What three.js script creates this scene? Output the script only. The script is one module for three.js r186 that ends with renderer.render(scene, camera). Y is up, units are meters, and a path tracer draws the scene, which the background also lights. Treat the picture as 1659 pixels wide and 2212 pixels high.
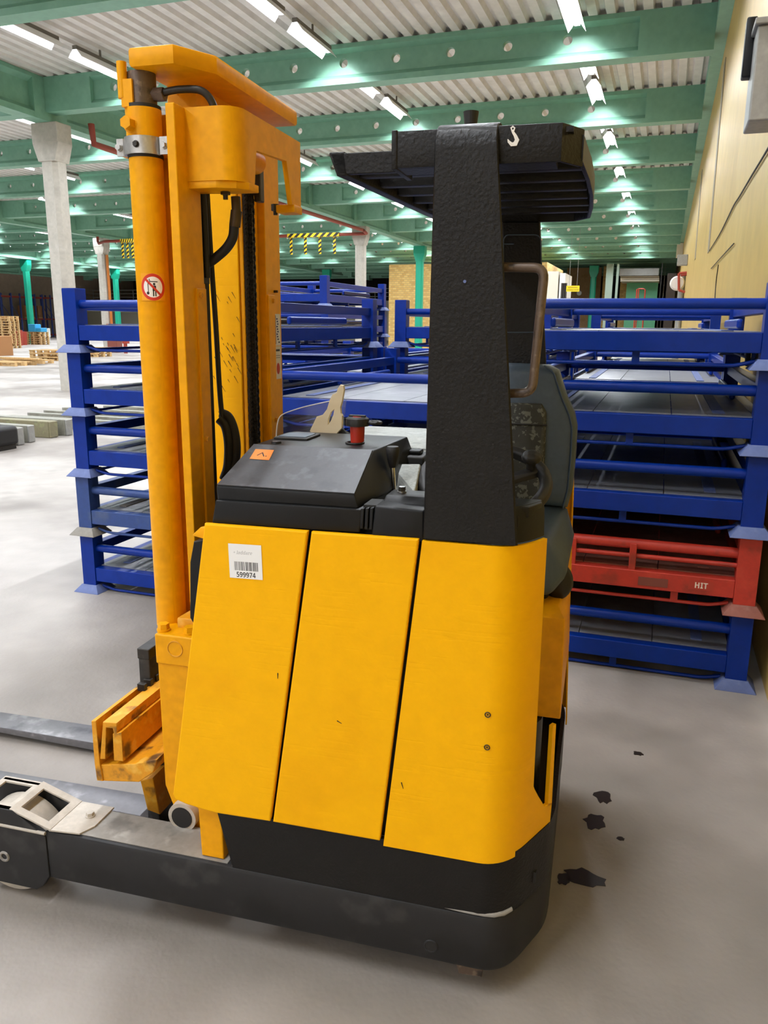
import * as THREE from 'three';
import { RoundedBoxGeometry } from 'three/addons/geometries/RoundedBoxGeometry.js';
import { ConvexGeometry } from 'three/addons/geometries/ConvexGeometry.js';
import { mergeGeometries, mergeVertices, toCreasedNormals } from 'three/addons/utils/BufferGeometryUtils.js';
import { RectAreaLightUniformsLib } from 'three/addons/lights/RectAreaLightUniformsLib.js';
RectAreaLightUniformsLib.init();

// ---------------------------------------------------------------- camera, exposure
const scene = new THREE.Scene();
scene.background = new THREE.Color(0x060606);
const renderer = new THREE.WebGLRenderer();
renderer.toneMapping = THREE.LinearToneMapping;
renderer.toneMappingExposure = 1.0;
renderer.shadowMap.enabled = true;
const FPX = 1715, CX = 829.5, CY = 1106;
const camera = new THREE.PerspectiveCamera(2 * Math.atan(1106 / FPX) * 180 / Math.PI, 1659 / 2212, 0.05, 300);
const vpDir = (x, y) => new THREE.Vector3(x - CX, -(y - CY), -FPX).normalize();
const camL = vpDir(1439, 706), camT = vpDir(-4300, 655).negate();
camT.addScaledVector(camL, -camT.dot(camL)).normalize();
const camU = new THREE.Vector3().crossVectors(camT, camL);
const toWorld = v => new THREE.Vector3(v.dot(camT), v.dot(camU), -v.dot(camL));
const CAM = new THREE.Vector3(0, 1.6, 0);
{
  const m = new THREE.Matrix4().makeBasis(toWorld(new THREE.Vector3(1, 0, 0)), toWorld(new THREE.Vector3(0, 1, 0)), toWorld(new THREE.Vector3(0, 0, 1)));
  camera.quaternion.setFromRotationMatrix(m);
  camera.position.copy(CAM);
  camera.updateMatrixWorld();
}
const LAMP_NITS = 236;            // luminance of a batten's open face
const LAMP_COLOR = 0xf4f8ff;

// pixel of the photograph -> point on a known plane (a direction only; the plane gives the distance)
const ray = (x, y) => toWorld(new THREE.Vector3(x - CX, -(y - CY), -FPX).normalize());
const onAxis = (x, y, axis, val) => { const d = ray(x, y); return CAM.clone().addScaledVector(d, (val - CAM[axis]) / d[axis]); };
const onFloor = (x, y, h = 0) => onAxis(x, y, 'y', h);
const onZ = (x, y, z) => onAxis(x, y, 'z', z);
const onX = (x, y, X) => onAxis(x, y, 'x', X);

// ---------------------------------------------------------------- helpers
let seed = 7;
const rnd = () => { seed = (seed * 1664525 + 1013904223) >>> 0; return seed / 4294967296; };
const rr = (a, b) => a + (b - a) * rnd();
const names = {};
const numbered = n => { const k = names[n] = (names[n] ?? -1) + 1; return k ? `${n}_${String(k).padStart(3, '0')}` : n; };
function fin(g) {
  if (g.index) g = g.toNonIndexed();
  for (const k of Object.keys(g.attributes)) if (!['position', 'normal', 'uv'].includes(k)) g.deleteAttribute(k);
  if (!g.attributes.normal) g.computeVertexNormals();
  if (!g.attributes.uv) boxUV(g);
  g.clearGroups && g.clearGroups();
  g.morphAttributes = {};
  return g;
}
function boxUV(g, s = 1) {
  const p = g.attributes.position, n = g.attributes.normal, uv = new Float32Array(p.count * 2);
  for (let i = 0; i < p.count; i++) {
    const ax = Math.abs(n.getX(i)), ay = Math.abs(n.getY(i)), az = Math.abs(n.getZ(i));
    let a, b;
    if (ay >= ax && ay >= az) { a = p.getX(i); b = p.getZ(i); } else if (ax >= az) { a = p.getZ(i); b = p.getY(i); } else { a = p.getX(i); b = p.getY(i); }
    uv[2 * i] = a * s; uv[2 * i + 1] = b * s;
  }
  g.setAttribute('uv', new THREE.BufferAttribute(uv, 2));
  return g;
}
function join(list) {
  list = (Array.isArray(list) ? list : [list]).map(fin);
  return list.length === 1 ? list[0] : mergeGeometries(list);
}
function mesh(name, geo, mat, parent, keepUV) {
  const g = join(geo);
  if (!keepUV) boxUV(g);
  const m = new THREE.Mesh(g, mat);
  m.castShadow = m.receiveShadow = true;
  m.name = parent ? name : numbered(name);
  (parent || scene).add(m);
  return m;
}
function tag(o, label, category, group) { o.userData.label = label; o.userData.category = category; if (group) o.userData.group = group; return o; }
function thing(name, label, category, pos = [0, 0, 0], ry = 0, group) {
  const o = new THREE.Group(); o.name = numbered(name); o.position.set(...pos); o.rotation.y = ry; scene.add(o);
  return tag(o, label, category, group);
}
function struct(name, geo, mat, parent) { const m = mesh(name, geo, mat, parent); m.name = name; m.userData.kind = 'structure'; return m; }
function copyOf(o, pos, ry, label) {
  const c = o.clone(); c.name = numbered(o.name.replace(/_\d{3}$/, '')); c.userData = { ...o.userData }; scene.add(c);
  if (pos) c.position.set(...pos); if (ry !== undefined) c.rotation.y = ry; if (label) c.userData.label = label;
  return c;
}
const box = (x0, x1, y0, y1, z0, z1, r = 0) => {
  const w = Math.abs(x1 - x0), h = Math.abs(y1 - y0), d = Math.abs(z1 - z0);
  const g = r > 0 ? new RoundedBoxGeometry(w, h, d, 2, Math.min(r, w / 2.01, h / 2.01, d / 2.01)) : new THREE.BoxGeometry(w, h, d);
  return g.translate((x0 + x1) / 2, (y0 + y1) / 2, (z0 + z1) / 2);
};
const V3 = (x, y, z) => new THREE.Vector3(x, y, z);
function cyl(a, b, r0, r1 = r0, seg = 16, open = false) {         // from point a to point b
  const A = V3(...a), B = V3(...b), d = B.clone().sub(A);
  const g = new THREE.CylinderGeometry(r1, r0, d.length(), seg, 1, open);
  g.applyQuaternion(new THREE.Quaternion().setFromUnitVectors(V3(0, 1, 0), d.clone().normalize()));
  return g.translate(...A.add(B).multiplyScalar(.5).toArray());
}
function tube(pts, r, seg = 8, per = 6, closed = false) {
  const c = new THREE.CatmullRomCurve3(pts.map(p => V3(...p)), closed, 'centripetal');
  return new THREE.TubeGeometry(c, pts.length * per, r, seg, closed);
}
function bentRod(pts, r, seg = 8, fillet = .03) {                   // straight runs with rounded corners
  const path = new THREE.CurvePath(); let prev = V3(...pts[0]);
  for (let i = 1; i < pts.length; i++) {
    const P = V3(...pts[i]);
    if (i < pts.length - 1) {
      const N = V3(...pts[i + 1]), a = P.clone().sub(prev).normalize(), b = N.clone().sub(P).normalize();
      const f = Math.min(fillet, P.distanceTo(prev) * .45, P.distanceTo(N) * .45);
      const s = P.clone().addScaledVector(a, -f), e = P.clone().addScaledVector(b, f);
      path.add(new THREE.LineCurve3(prev, s)); path.add(new THREE.QuadraticBezierCurve3(s, P, e)); prev = e;
    } else path.add(new THREE.LineCurve3(prev, P));
  }
  path.closed = false;
  return new THREE.TubeGeometry(path, pts.length * 14, r, seg, false);
}
function hull(pts, r = 0, crease = .6) {                            // convex block, edges rounded by r
  let P = [];
  if (r > 0) { const s = new THREE.IcosahedronGeometry(r, 1).attributes.position; for (const p of pts) for (let i = 0; i < s.count; i++) P.push(V3(p[0] + s.getX(i), p[1] + s.getY(i), p[2] + s.getZ(i))); }
  else P = pts.map(p => V3(...p));
  return toCreasedNormals(new ConvexGeometry(P), crease);
}
function prism(pts, z0, z1, bevel = 0, holes = [], seg = 8) {          // outline in x,y; depth along z
  const s = new THREE.Shape(pts.map(p => new THREE.Vector2(p[0], p[1])));
  for (const h of holes) s.holes.push(h.r ? new THREE.Path().absarc(h.x, h.y, h.r, 0, Math.PI * 2, true) : new THREE.Path(h.map(p => new THREE.Vector2(p[0], p[1]))));
  const g = new THREE.ExtrudeGeometry(s, { depth: z1 - z0 - 2 * bevel, bevelEnabled: bevel > 0, bevelThickness: bevel, bevelSize: bevel, bevelOffset: -bevel, bevelSegments: 2, curveSegments: seg });
  return g.translate(0, 0, z0 + bevel);
}
function remap(g, f, flip) {                                          // move every vertex, mend winding and normals
  g = g.index ? g.toNonIndexed() : g; const p = g.attributes.position;
  for (let i = 0; i < p.count; i++) { const q = f(p.getX(i), p.getY(i), p.getZ(i)); p.setXYZ(i, ...q); }
  if (flip) for (let i = 0; i < p.count; i += 3) { const a = [p.getX(i + 1), p.getY(i + 1), p.getZ(i + 1)]; p.setXYZ(i + 1, p.getX(i + 2), p.getY(i + 2), p.getZ(i + 2)); p.setXYZ(i + 2, ...a); }
  g.computeVertexNormals();
  return g;
}
// outline in (x,z) plan, height y0..y1
const plan = (pts, y0, y1, bevel = 0, seg) => toCreasedNormals(remap(prism(pts, y0, y1, bevel, [], seg), (x, y, z) => [x, z, y], true), .5);
// outline in (z,y), depth along x
const sidePrism = (pts, x0, x1, bevel = 0, holes = []) => toCreasedNormals(remap(prism(pts, x0, x1, bevel, holes), (x, y, z) => [z, y, x], true), .5);
function shell(grid, t) {                                             // grid[i][j] of points -> sheet of thickness t (inwards = -normal)
  const n = grid.length, m = grid[0].length, N = [], out = grid.map(r => r.map(p => V3(...p)));
  const at = (i, j) => out[Math.min(n - 1, Math.max(0, i))][Math.min(m - 1, Math.max(0, j))];
  for (let i = 0; i < n; i++) { N.push([]); for (let j = 0; j < m; j++) { const a = at(i + 1, j).clone().sub(at(i - 1, j)), b = at(i, j + 1).clone().sub(at(i, j - 1)); N[i].push(a.cross(b).normalize()); } }
  const inn = out.map((r, i) => r.map((p, j) => p.clone().addScaledVector(N[i][j], -t)));
  const pos = [], tri = (a, b, c) => pos.push(...a.toArray(), ...b.toArray(), ...c.toArray()), quad = (a, b, c, d) => { tri(a, b, c); tri(a, c, d); };
  for (let i = 0; i < n - 1; i++) for (let j = 0; j < m - 1; j++) {
    quad(out[i][j], out[i + 1][j], out[i + 1][j + 1], out[i][j + 1]);
    quad(inn[i][j], inn[i][j + 1], inn[i + 1][j + 1], inn[i + 1][j]);
  }
  for (let i = 0; i < n - 1; i++) { quad(out[i][0], inn[i][0], inn[i + 1][0], out[i + 1][0]); quad(out[i][m - 1], out[i + 1][m - 1], inn[i + 1][m - 1], inn[i][m - 1]); }
  for (let j = 0; j < m - 1; j++) { quad(out[0][j], out[0][j + 1], inn[0][j + 1], inn[0][j]); quad(out[n - 1][j], inn[n - 1][j], inn[n - 1][j + 1], out[n - 1][j + 1]); }
  const g = new THREE.BufferGeometry(); g.setAttribute('position', new THREE.Float32BufferAttribute(pos, 3)); g.computeVertexNormals();
  return toCreasedNormals(g, .7);
}
function hexBolt(x, y, z, r, h, axis = 'y') {                         // bolt head with washer, standing on (x,y,z)
  const g = mergeGeometries([fin(new THREE.CylinderGeometry(r * 1.15, r * 1.15, h * .25, 16).translate(0, h * .125, 0)), fin(toCreasedNormals(new THREE.CylinderGeometry(r * .92, r, h * .75, 6), .3).translate(0, h * .62, 0))]);
  if (axis === 'z') g.rotateX(-Math.PI / 2); if (axis === 'x') g.rotateZ(Math.PI / 2);
  return g.translate(x, y, z);
}

// ---------------------------------------------------------------- textures (tileable noise)
function lattice(n, s) { const a = new Float32Array(n * n); let q = s; for (let i = 0; i < n * n; i++) { q = (q * 1664525 + 1013904223) >>> 0; a[i] = q / 4294967296; } return a; }
function noise2(n, s) {
  const a = lattice(n, s), sm = t => t * t * (3 - 2 * t);
  return (u, v) => { const x = u * n, y = v * n, xi = Math.floor(x), yi = Math.floor(y), fx = sm(x - xi), fy = sm(y - yi), w = k => ((k % n) + n) % n, g = (i, j) => a[w(j) * n + w(i)];
    return (g(xi, yi) * (1 - fx) + g(xi + 1, yi) * fx) * (1 - fy) + (g(xi, yi + 1) * (1 - fx) + g(xi + 1, yi + 1) * fx) * fy; };
}
function fbm(base, oct, s) { const L = []; for (let i = 0; i < oct; i++) L.push(noise2(base << i, s + i * 77)); return (u, v) => { let t = 0, a = .5, n = 0; for (const f of L) { t += a * f(u, v); n += a; a *= .55; } return t / n; }; }
function tex(size, f, srgb, repeat = [1, 1]) {
  const d = new Uint8Array(size * size * 4);
  for (let y = 0; y < size; y++) for (let x = 0; x < size; x++) { const c = f(x / size, y / size), k = (y * size + x) * 4, a = Array.isArray(c) ? c : [c, c, c]; for (let i = 0; i < 3; i++) d[k + i] = Math.max(0, Math.min(255, a[i] * 255)); d[k + 3] = 255; }
  const t = new THREE.DataTexture(d, size, size); t.wrapS = t.wrapT = THREE.RepeatWrapping; t.magFilter = THREE.LinearFilter; t.minFilter = THREE.LinearMipmapLinearFilter; t.generateMipmaps = true;
  if (srgb) t.colorSpace = THREE.SRGBColorSpace; t.repeat.set(...repeat); t.needsUpdate = true; return t;
}
const again = (t, rx, ry = rx) => { const c = t.clone(); c.repeat.set(rx, ry); c.needsUpdate = true; return c; };
const nA = fbm(4, 5, 11), nB = fbm(8, 4, 23), nC = fbm(32, 3, 5), nD = fbm(3, 6, 91);
const nSl = noise2(64, 301), nSm = noise2(6, 17), nS = (u, v) => nSl(u * .06 + .013, v) * (.55 + .6 * nSm(u, v));
const mix = (a, b, t) => a.map((v, i) => v + (b[i] - v) * t), sat = (x, a, b) => { const t = Math.max(0, Math.min(1, (x - a) / (b - a))); return t * t * (3 - 2 * t); };
const hex = h => [(h >> 16 & 255) / 255, (h >> 8 & 255) / 255, (h & 255) / 255];
const tFine = tex(256, (u, v) => .5 + .5 * (nC(u, v) - .5) * 1.6, false);
const mottle = (base, dark, light, k = 1) => tex(512, (u, v) => { const a = nA(u, v), b = nB(v, u), c = nC(u, v); let col = mix(hex(base), hex(dark), sat(a, .5, .75) * .55 * k); col = mix(col, hex(light), sat(b, .52, .78) * .5 * k); return col.map(x => x * (1 + (c - .5) * .1)); }, true);
const std = (o) => new THREE.MeshPhysicalMaterial({ roughness: .5, ...o });

const M = {};
M.floor = std({ map: again(tex(1024, (u, v) => { const a = nD(u, v), b = nB(u, v), c = nC(u, v), d = nA(v + .3, u); let col = mix(hex(0xa6a09a), hex(0x7b746d), sat(a, .3, .75)); col = mix(col, hex(0xbdb8b2), sat(d, .4, .75) * .55); col = mix(col, hex(0x524c46), sat(b, .5, .8) * .4); return col.map(x => x * (1 + (c - .5) * .14)); }, true), .16), roughness: .52, bumpMap: again(tFine, 2), bumpScale: .0012 });
M.oil = std({ color: 0x2a2622, roughness: .35 });
M.wallY = std({ map: again(mottle(0xc4a55a, 0xb8984e, 0xccb06a), .15), roughness: .42 });
M.deck = std({ map: again(mottle(0xdcd8d4, 0xc9c3bd, 0xe4e2df), .2), roughness: .55 });
M.green = std({ map: again(mottle(0x78a992, 0x6c9c86, 0x84b49d), .3), roughness: .5 });
M.greenCol = std({ color: 0x169a7c, roughness: .4 });
M.conc = std({ map: again(mottle(0xb5b0a6, 0x98928a, 0xc6c2ba), .5), roughness: .85 });
M.yellow = std({ map: again(tex(512, (u, v) => { const c = nC(u, v), a = nA(u, v); let col = mix(hex(0xf7b600), hex(0xf3b000), sat(a, .45, .7)); return col.map(x => x * (1 + (c - .5) * .03)); }, true), 1), roughness: .5, specularIntensity: .3, bumpMap: again(tex(512, (u, v) => .5 + .22 * (nC(u, v) - .5) + .4 * (nA(u, v) - .5) - .12 * sat(nS(u, v), .7, .78), false), 3), bumpScale: .0012 });
M.mast = std({ map: again(mottle(0xe8a200, 0xdc9600, 0xecaa06, .8), 1.5), roughness: .42, specularIntensity: .45 });
M.mastDirty = std({ map: again(mottle(0xd8940c, 0x4a2e0c, 0xe2b050, 1.6), 3.5), roughness: .55 });
M.black = std({ map: again(mottle(0x121110, 0x0f0e0e, 0x161514), 2), roughness: .45, specularIntensity: .55, bumpMap: again(tFine, 6), bumpScale: .0012 });
M.plastic = std({ map: again(mottle(0x151617, 0x121314, 0x1b1c1e), 2), roughness: .42, specularIntensity: .5 });
M.plasticDustSheen = std({ map: again(mottle(0x44474c, 0x36393e, 0x5a5e64, 1.3), 5), roughness: .45 });  // dust film and lamp sheen together in one lighter grey
M.chassis = std({ map: again(mottle(0x222223, 0x1a1a1a, 0x393837, 1.2), 2), roughness: .5, specularIntensity: .6 });
M.chassisDust = std({ map: again(mottle(0x86827b, 0x625f5a, 0xa7a39b, 1.3), 3), roughness: .6 });
M.dust = std({ map: again(mottle(0xb5ada1, 0x9f978b, 0xc4bdb2), 3), roughness: .7 });
M.bead = std({ map: again(mottle(0x8f8c86, 0x605e5a, 0xb5b2ac), 8), roughness: .4 });
M.footDust = std({ map: again(mottle(0x8a867e, 0x6f6e6c, 0x9d988e), 3), roughness: .7 });
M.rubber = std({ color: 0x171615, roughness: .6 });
M.steelDark = std({ map: again(mottle(0x34322f, 0x211f1d, 0x4d4a45), 8), roughness: .45, metalness: .5 });
M.steel = std({ map: again(mottle(0xb9b9b7, 0x9a9894, 0xcfcfcd), 6), roughness: .38, metalness: .75 });
M.fork = std({ map: again(mottle(0x6e6d70, 0x35343a, 0xa3a2a4, 1.4), 2.2), roughness: .38, metalness: .35 });
M.chrome = std({ color: 0xd8d8d8, roughness: .18, metalness: 1 });
M.brass = std({ color: 0x4a3c28, roughness: .5, metalness: .5 });
M.worn = std({ map: again(mottle(0x5f5044, 0x2c2622, 0x8a7866, 1.4), 9), roughness: .4, metalness: .3 });
M.red = std({ color: 0xb02a18, roughness: .4 });
M.vinyl = std({ map: again(mottle(0x3a4a5c, 0x334253, 0x455568), 4), roughness: .5 });
M.fabric = std({ map: tex(256, (u, v) => { const a = nB(u, v), b = fabN(u, v); let c = mix(hex(0x303231), hex(0x3a3c3b), a); if (b > .53) c = mix(c, hex(0x6d716d), sat(b, .53, .56) * .8); return c; }, true, [4.5, 4.5]), roughness: .95 });
function fabN(u, v) { return nB((u * 2.0 + .13) % 1, (v * 2.0 + .41) % 1) * .6 + nC(u, v) * .4; }
M.mat = std({ map: again(mottle(0xa9ada8, 0x8d918d, 0xc0c4bf), 4), roughness: .85, bumpMap: again(tFine, 5), bumpScale: .004 });
M.ply = std({ map: again(tex(256, (u, v) => mix(hex(0xe6d8b8), hex(0xcfbd96), nB(u * .25, v)), true), 3), roughness: .7 });
M.acrylic = std({ color: 0xe6ebf2, transmission: 1, thickness: 0, roughness: .12, ior: 1.49 });
M.blue = std({ map: again(mottle(0x042c88, 0x03287c, 0x083294), 1), roughness: .33, specularIntensity: .45 });
M.blueDust = std({ map: again(mottle(0x27437f, 0x4f5a78, 0x2a478f, 1.2), 2), roughness: .5 });
M.deckPlate = std({ map: again(mottle(0x7b7f88, 0x656a75, 0x90949c, 1.2), 1.2), roughness: .36 });
M.redPaint = std({ map: again(mottle(0xb93527, 0x7d3022, 0xc24331, 1.1), 2.5), roughness: .5 });
M.redDeck = std({ map: again(mottle(0x8d5548, 0x6e4b42, 0x9d756a, 1.1), 2), roughness: .65 });
M.pale = std({ map: again(mottle(0x5d6d9f, 0x4a5c98, 0x7a86a8), 2), roughness: .6 });
M.wood = std({ map: again(tex(256, (u, v) => mix(hex(0xd9b988), hex(0xb8925c), nB(u, v * .2)), true), 2), roughness: .8 });
M.card = std({ color: 0xa9794e, roughness: .9 });
M.white = std({ color: 0xe6e4df, roughness: .5 });
M.cream = std({ color: 0xdad3c2, roughness: .6 });
M.galv = std({ map: again(mottle(0x9a9a96, 0x84847e, 0xaaaaa6), 1.5), roughness: .45, metalness: .3 });
M.tubeSteel = std({ map: again(mottle(0x8a897e, 0x6d6a5e, 0x9d9c93, 1.2), 1.5), roughness: .45, metalness: .3 });
M.olive = std({ map: again(mottle(0x7d775c, 0x6b6858, 0x8a9066, 1.2), 2), roughness: .55 });
M.reflector = std({ color: 0xf0f0f0, roughness: .35 });
M.housing = std({ color: 0x6b655d, roughness: .6 });
M.glow = new THREE.MeshStandardMaterial({ color: 0xffffff, emissive: new THREE.Color(LAMP_COLOR), emissiveIntensity: 6, roughness: .6 });
M.pipeRed = std({ color: 0x8d3a2a, roughness: .55 });
M.rust = std({ color: 0x7c4034, roughness: .7 });
M.orangePost = std({ color: 0xb56a25, roughness: .6 });
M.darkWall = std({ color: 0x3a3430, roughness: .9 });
M.beige = std({ map: again(mottle(0xb8a794, 0xa8977f, 0xc0b2a0), .1), roughness: .8 });
const brickTone = lattice(64, 9);
M.brickFar = std({ map: again(tex(512, (u, v) => { const row = Math.floor(v * 16), uu = u * 8 + (row % 2) * .5, fx = uu - Math.floor(uu), fy = v * 16 - row; const k = brickTone[(row * 8 + Math.floor(uu)) % 4096]; return fx < .06 || fy < .14 ? hex(0x9c8a63) : mix(hex(0xd2b06a), hex(0xbb9450), k); }, true), .5), roughness: .85 });
M.brickBrown = std({ map: again(mottle(0x9a7c56, 0x84683f, 0xa88c64), .6), roughness: .85 });
M.mintDoor = std({ color: 0x5fae86, roughness: .5 });
M.greyGreen = std({ color: 0x8fa396, roughness: .6 });
M.rackBlue = std({ color: 0x3a4f9a, roughness: .5 });
M.rackRed = std({ color: 0xa03a2a, roughness: .5 });
M.skyBox = std({ color: 0x3aa3d8, roughness: .5 });
M.sigY = std({ color: 0xf2d21a, roughness: .5 });
M.conduit = std({ color: 0x8f8470, roughness: .6 });

function canvasMat(w, h, draw, o = {}) {
  const c = document.createElement('canvas'); c.width = w; c.height = h; const x = c.getContext('2d'); draw(x, w, h);
  const t = new THREE.CanvasTexture(c); t.colorSpace = THREE.SRGBColorSpace; t.magFilter = THREE.LinearFilter;
  return std({ map: t, roughness: .6, ...o });
}

// ---------------------------------------------------------------- the hall
const XR = 0.56, XL = -64, ZB = -88, ZF = 22, DECK = 6.75, BOT = 6.05;
const floor = struct('floor', box(XL - .3, XR + .3, -.25, 0, ZB, ZF), M.floor);
struct('wall_right', box(XR, XR + .3, 0, 7.2, ZB, ZF), M.wallY);
struct('wall_left', box(XL - .3, XL, 0, 7.2, ZB, ZF), M.beige);
struct('wall_back', box(XL, XR, 0, 7.2, ZB - .3, ZB), M.darkWall);  // dark brown colour stands for the unlit space at this end
struct('wall_front', box(XL, XR, 0, 7.2, ZF, ZF + .3), M.beige);
{ // profiled steel roof deck: ribs run along the hall
  const prof = [], P = .3; let x = XR;
  while (x > XL) { prof.push([x, DECK], [x - .15, DECK], [x - .185, DECK + .09], [x - .265, DECK + .09]); x -= P; }
  prof.push([XL, DECK]);
  const pos = []; const q = (a, b, c, d) => pos.push(...a, ...b, ...c, ...a, ...c, ...d);
  for (let i = 0; i < prof.length - 1; i++) { const [a, b] = prof[i], [c, d] = prof[i + 1]; q([a, b, ZF], [c, d, ZF], [c, d, ZB], [a, b, ZB]); }
  const g = new THREE.BufferGeometry(); g.setAttribute('position', new THREE.Float32BufferAttribute(pos, 3)); g.computeVertexNormals();
  struct('ceiling', [g, box(XL, XR, DECK + .12, DECK + .3, ZB, ZF)], M.deck);
}
// oil stains and a scrap on the floor
const blob = (cx, cz, rx, rz, n = 18) => { const pts = []; for (let i = 0; i < n; i++) { const a = i / n * Math.PI * 2, k = rr(.7, 1.15); pts.push([cx + Math.cos(a) * rx * k, cz + Math.sin(a) * rz * k]); } return plan(pts, .0005, .0018); };
for (const [x, y, a, b] of [[1302, 1722, .03, .04], [1285, 1775, .035, .05], [1262, 1897, .06, .04], [1218, 1900, .02, .03], [1378, 1628, .02, .015], [1340, 1812, .014, .01]]) { const p = onFloor(x, y); mesh('oil_stain', blob(p.x, p.z, a, b), M.oil, floor); }

// transverse beams: I-section between solid end blocks, round holes through the web
const beamZ = []; for (let k = -3; k < 14; k++) beamZ.push(-15.6 - 4.75 * k);
function beamGeo(len) {                                   // local x 0..-len, z centred
  const hs = []; for (let x = 2.4; x < len - 1.2; x += 1.05) hs.push({ x: -x, y: BOT + .4, r: .085 });
  const sec = s => [[-.17, BOT], [.17, BOT], [.17, BOT + .1], [.055, BOT + .19], [.055, DECK - .17], [.17, DECK - .1], [.17, DECK], [-.17, DECK], [-.17, DECK - .1], [-.055, DECK - .17], [-.055, BOT + .19], [-.17, BOT + .1]];
  const low = sec().filter(p => p[1] <= BOT + .2), up = sec().filter(p => p[1] > BOT + .2);
  return [
    sidePrism([[-.17, BOT], [.17, BOT], [.17, BOT + .1], [.055, BOT + .19], [-.055, BOT + .19], [-.17, BOT + .1]], -len + 1.2, -1.2),
    sidePrism([[-.17, DECK], [-.17, DECK - .08], [-.055, DECK - .14], [.055, DECK - .14], [.17, DECK - .08], [.17, DECK]], -len + 1.2, -1.2),
    prism([[-1.2, BOT + .18], [-1.2, DECK - .13], [-len + 1.2, DECK - .13], [-len + 1.2, BOT + .18]], -.055, .055, 0, hs, 12),
    box(-1.2, 0, BOT, DECK, -.17, .17), box(-len, -len + 1.2, BOT, DECK, -.17, .17)];
}
const spans = [[XR - .201, -13.2], [-13.6, -28.2], [-28.6, -43.2], [-43.6, -58.4]];
const beamLabel = ['green transverse roof beam with round web holes, ending at the yellow wall', 'green transverse roof beam with round web holes, between the first and second column rows', 'green transverse roof beam with round web holes, between the second and third column rows', 'green transverse roof beam beyond the third row of columns'];
spans.forEach(([a, b], i) => {
  const g = boxUV(join(beamGeo(a - b)));
  for (const z of beamZ) {
    if (z > 0 && i > 1) continue;
    const m = new THREE.Mesh(g, M.green); m.castShadow = m.receiveShadow = true; m.name = numbered('roof_beam'); m.position.set(a, 0, z); scene.add(m);
    tag(m, beamLabel[i], 'beam', 'transverse roof beams ' + (i + 1));
  }
});
// girders along the hall over the column rows
['nearest the yellow wall', 'over the second column row', 'over the third column row', 'over the outermost column row'].forEach((where, i) => {
  const x = -13.4 - 15 * i, g = [];
  g.push(prism([[-.19, 5.88], [.19, 5.88], [.19, 6.0], [.06, 6.1], [.06, DECK - .16], [.19, DECK - .08], [.19, DECK], [-.19, DECK], [-.19, DECK - .08], [-.06, DECK - .16], [-.06, 6.1], [-.19, 6.0]], -70, 12));
  for (const z of beamZ) g.push(box(-.194, .194, 5.876, DECK - .002, z - .5, z + .5));
  const m = mesh('roof_girder', g, M.green); m.position.x = x;
  tag(m, 'green lengthwise roof girder ' + where, 'girder');
});
{ // edge trim under the deck along the yellow wall
  tag(mesh('edge_girder', box(XR - .2, XR - .001, 6.3, DECK - .001, -70, 14), M.green), 'green edge beam running along the top of the yellow wall', 'girder');
}
// columns
const colShape = (h, w) => [
  prism([[-w, -w * .6], [-w * .6, -w], [w * .6, -w], [w, -w * .6], [w, w * .6], [w * .6, w], [-w * .6, w], [-w, w * .6]].map(p => p), 0, h - .5).rotateX(-Math.PI / 2),
  box(-w - .13, w + .13, h - .42, h, -w - .02, w + .02, .02), hull([[-w - .004, h - .8, -w - .012], [w + .004, h - .8, -w - .012], [-w - .004, h - .8, w + .012], [w + .004, h - .8, w + .012], [-w - .13, h - .415, -w - .012], [w + .13, h - .415, -w - .012], [-w - .13, h - .415, w + .012], [w + .13, h - .415, w + .012]])];
function column(x, z, green, label) { const m = mesh('column', colShape(5.88, green ? .2 : .22), green ? M.greenCol : M.conc); m.position.set(x, 0, z); tag(m, label, 'column'); return m; }
column(-13.37, -15.75, false, 'grey concrete column behind the blue rack stacks, red pipe at its top');
column(-13.4, -25.2, false, 'grey concrete column hidden mostly by the yellow mast');
column(-13.4, -35.4, false, 'grey concrete column with the red horizontal pipe running to it');
column(-13.4, -44.8, true, 'green column standing against the yellow brick wall');
column(-28.6, -36.8, false, 'grey concrete column with an orange-brown pipe up its side');
column(-43.6, -47.6, true, 'green column beside the tall pallet pile');
column(-43.6, -57.6, true, 'green column in front of the dark mezzanine railing');
{ const p = onZ(1283, 590, -62); column(p.x, -62, true, 'green column between two brick walls beyond the racks'); const q = onZ(706, 590, -62); column(q.x, -62, true, 'green column behind the far blue rack top'); }

// ---------------------------------------------------------------- fluorescent battens (each with its own light)
function battenProto(L) {
  const o = new THREE.Group(); o.name = 'batten_lamp';
  mesh('housing', box(-.05, .05, 0, .07, -L / 2, L / 2, .01), M.housing, o);
  const wing = s => hull([[s * .045, -.005, -L / 2], [s * .055, -.005, -L / 2], [s * .145, -.135, -L / 2], [s * .15, -.135, -L / 2], [s * .045, -.005, L / 2], [s * .055, -.005, L / 2], [s * .145, -.135, L / 2], [s * .15, -.135, L / 2]]);
  mesh('reflector', wing(1), M.reflector, o); mesh('reflector', wing(-1), M.reflector, o);
  mesh('reflector_back', box(-.05, .05, -.006, 0, -L / 2, L / 2), M.reflector, o);
  mesh('tube', box(-.045, .045, -.045, -.012, -L / 2 + .02, L / 2 - .02), M.glow, o);
  mesh('bracket', box(-.012, .012, .07, .199, -.02, .02), M.housing, o);
  return o;
}
const battens = { 1.5: battenProto(1.5), 3: battenProto(3) };
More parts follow.
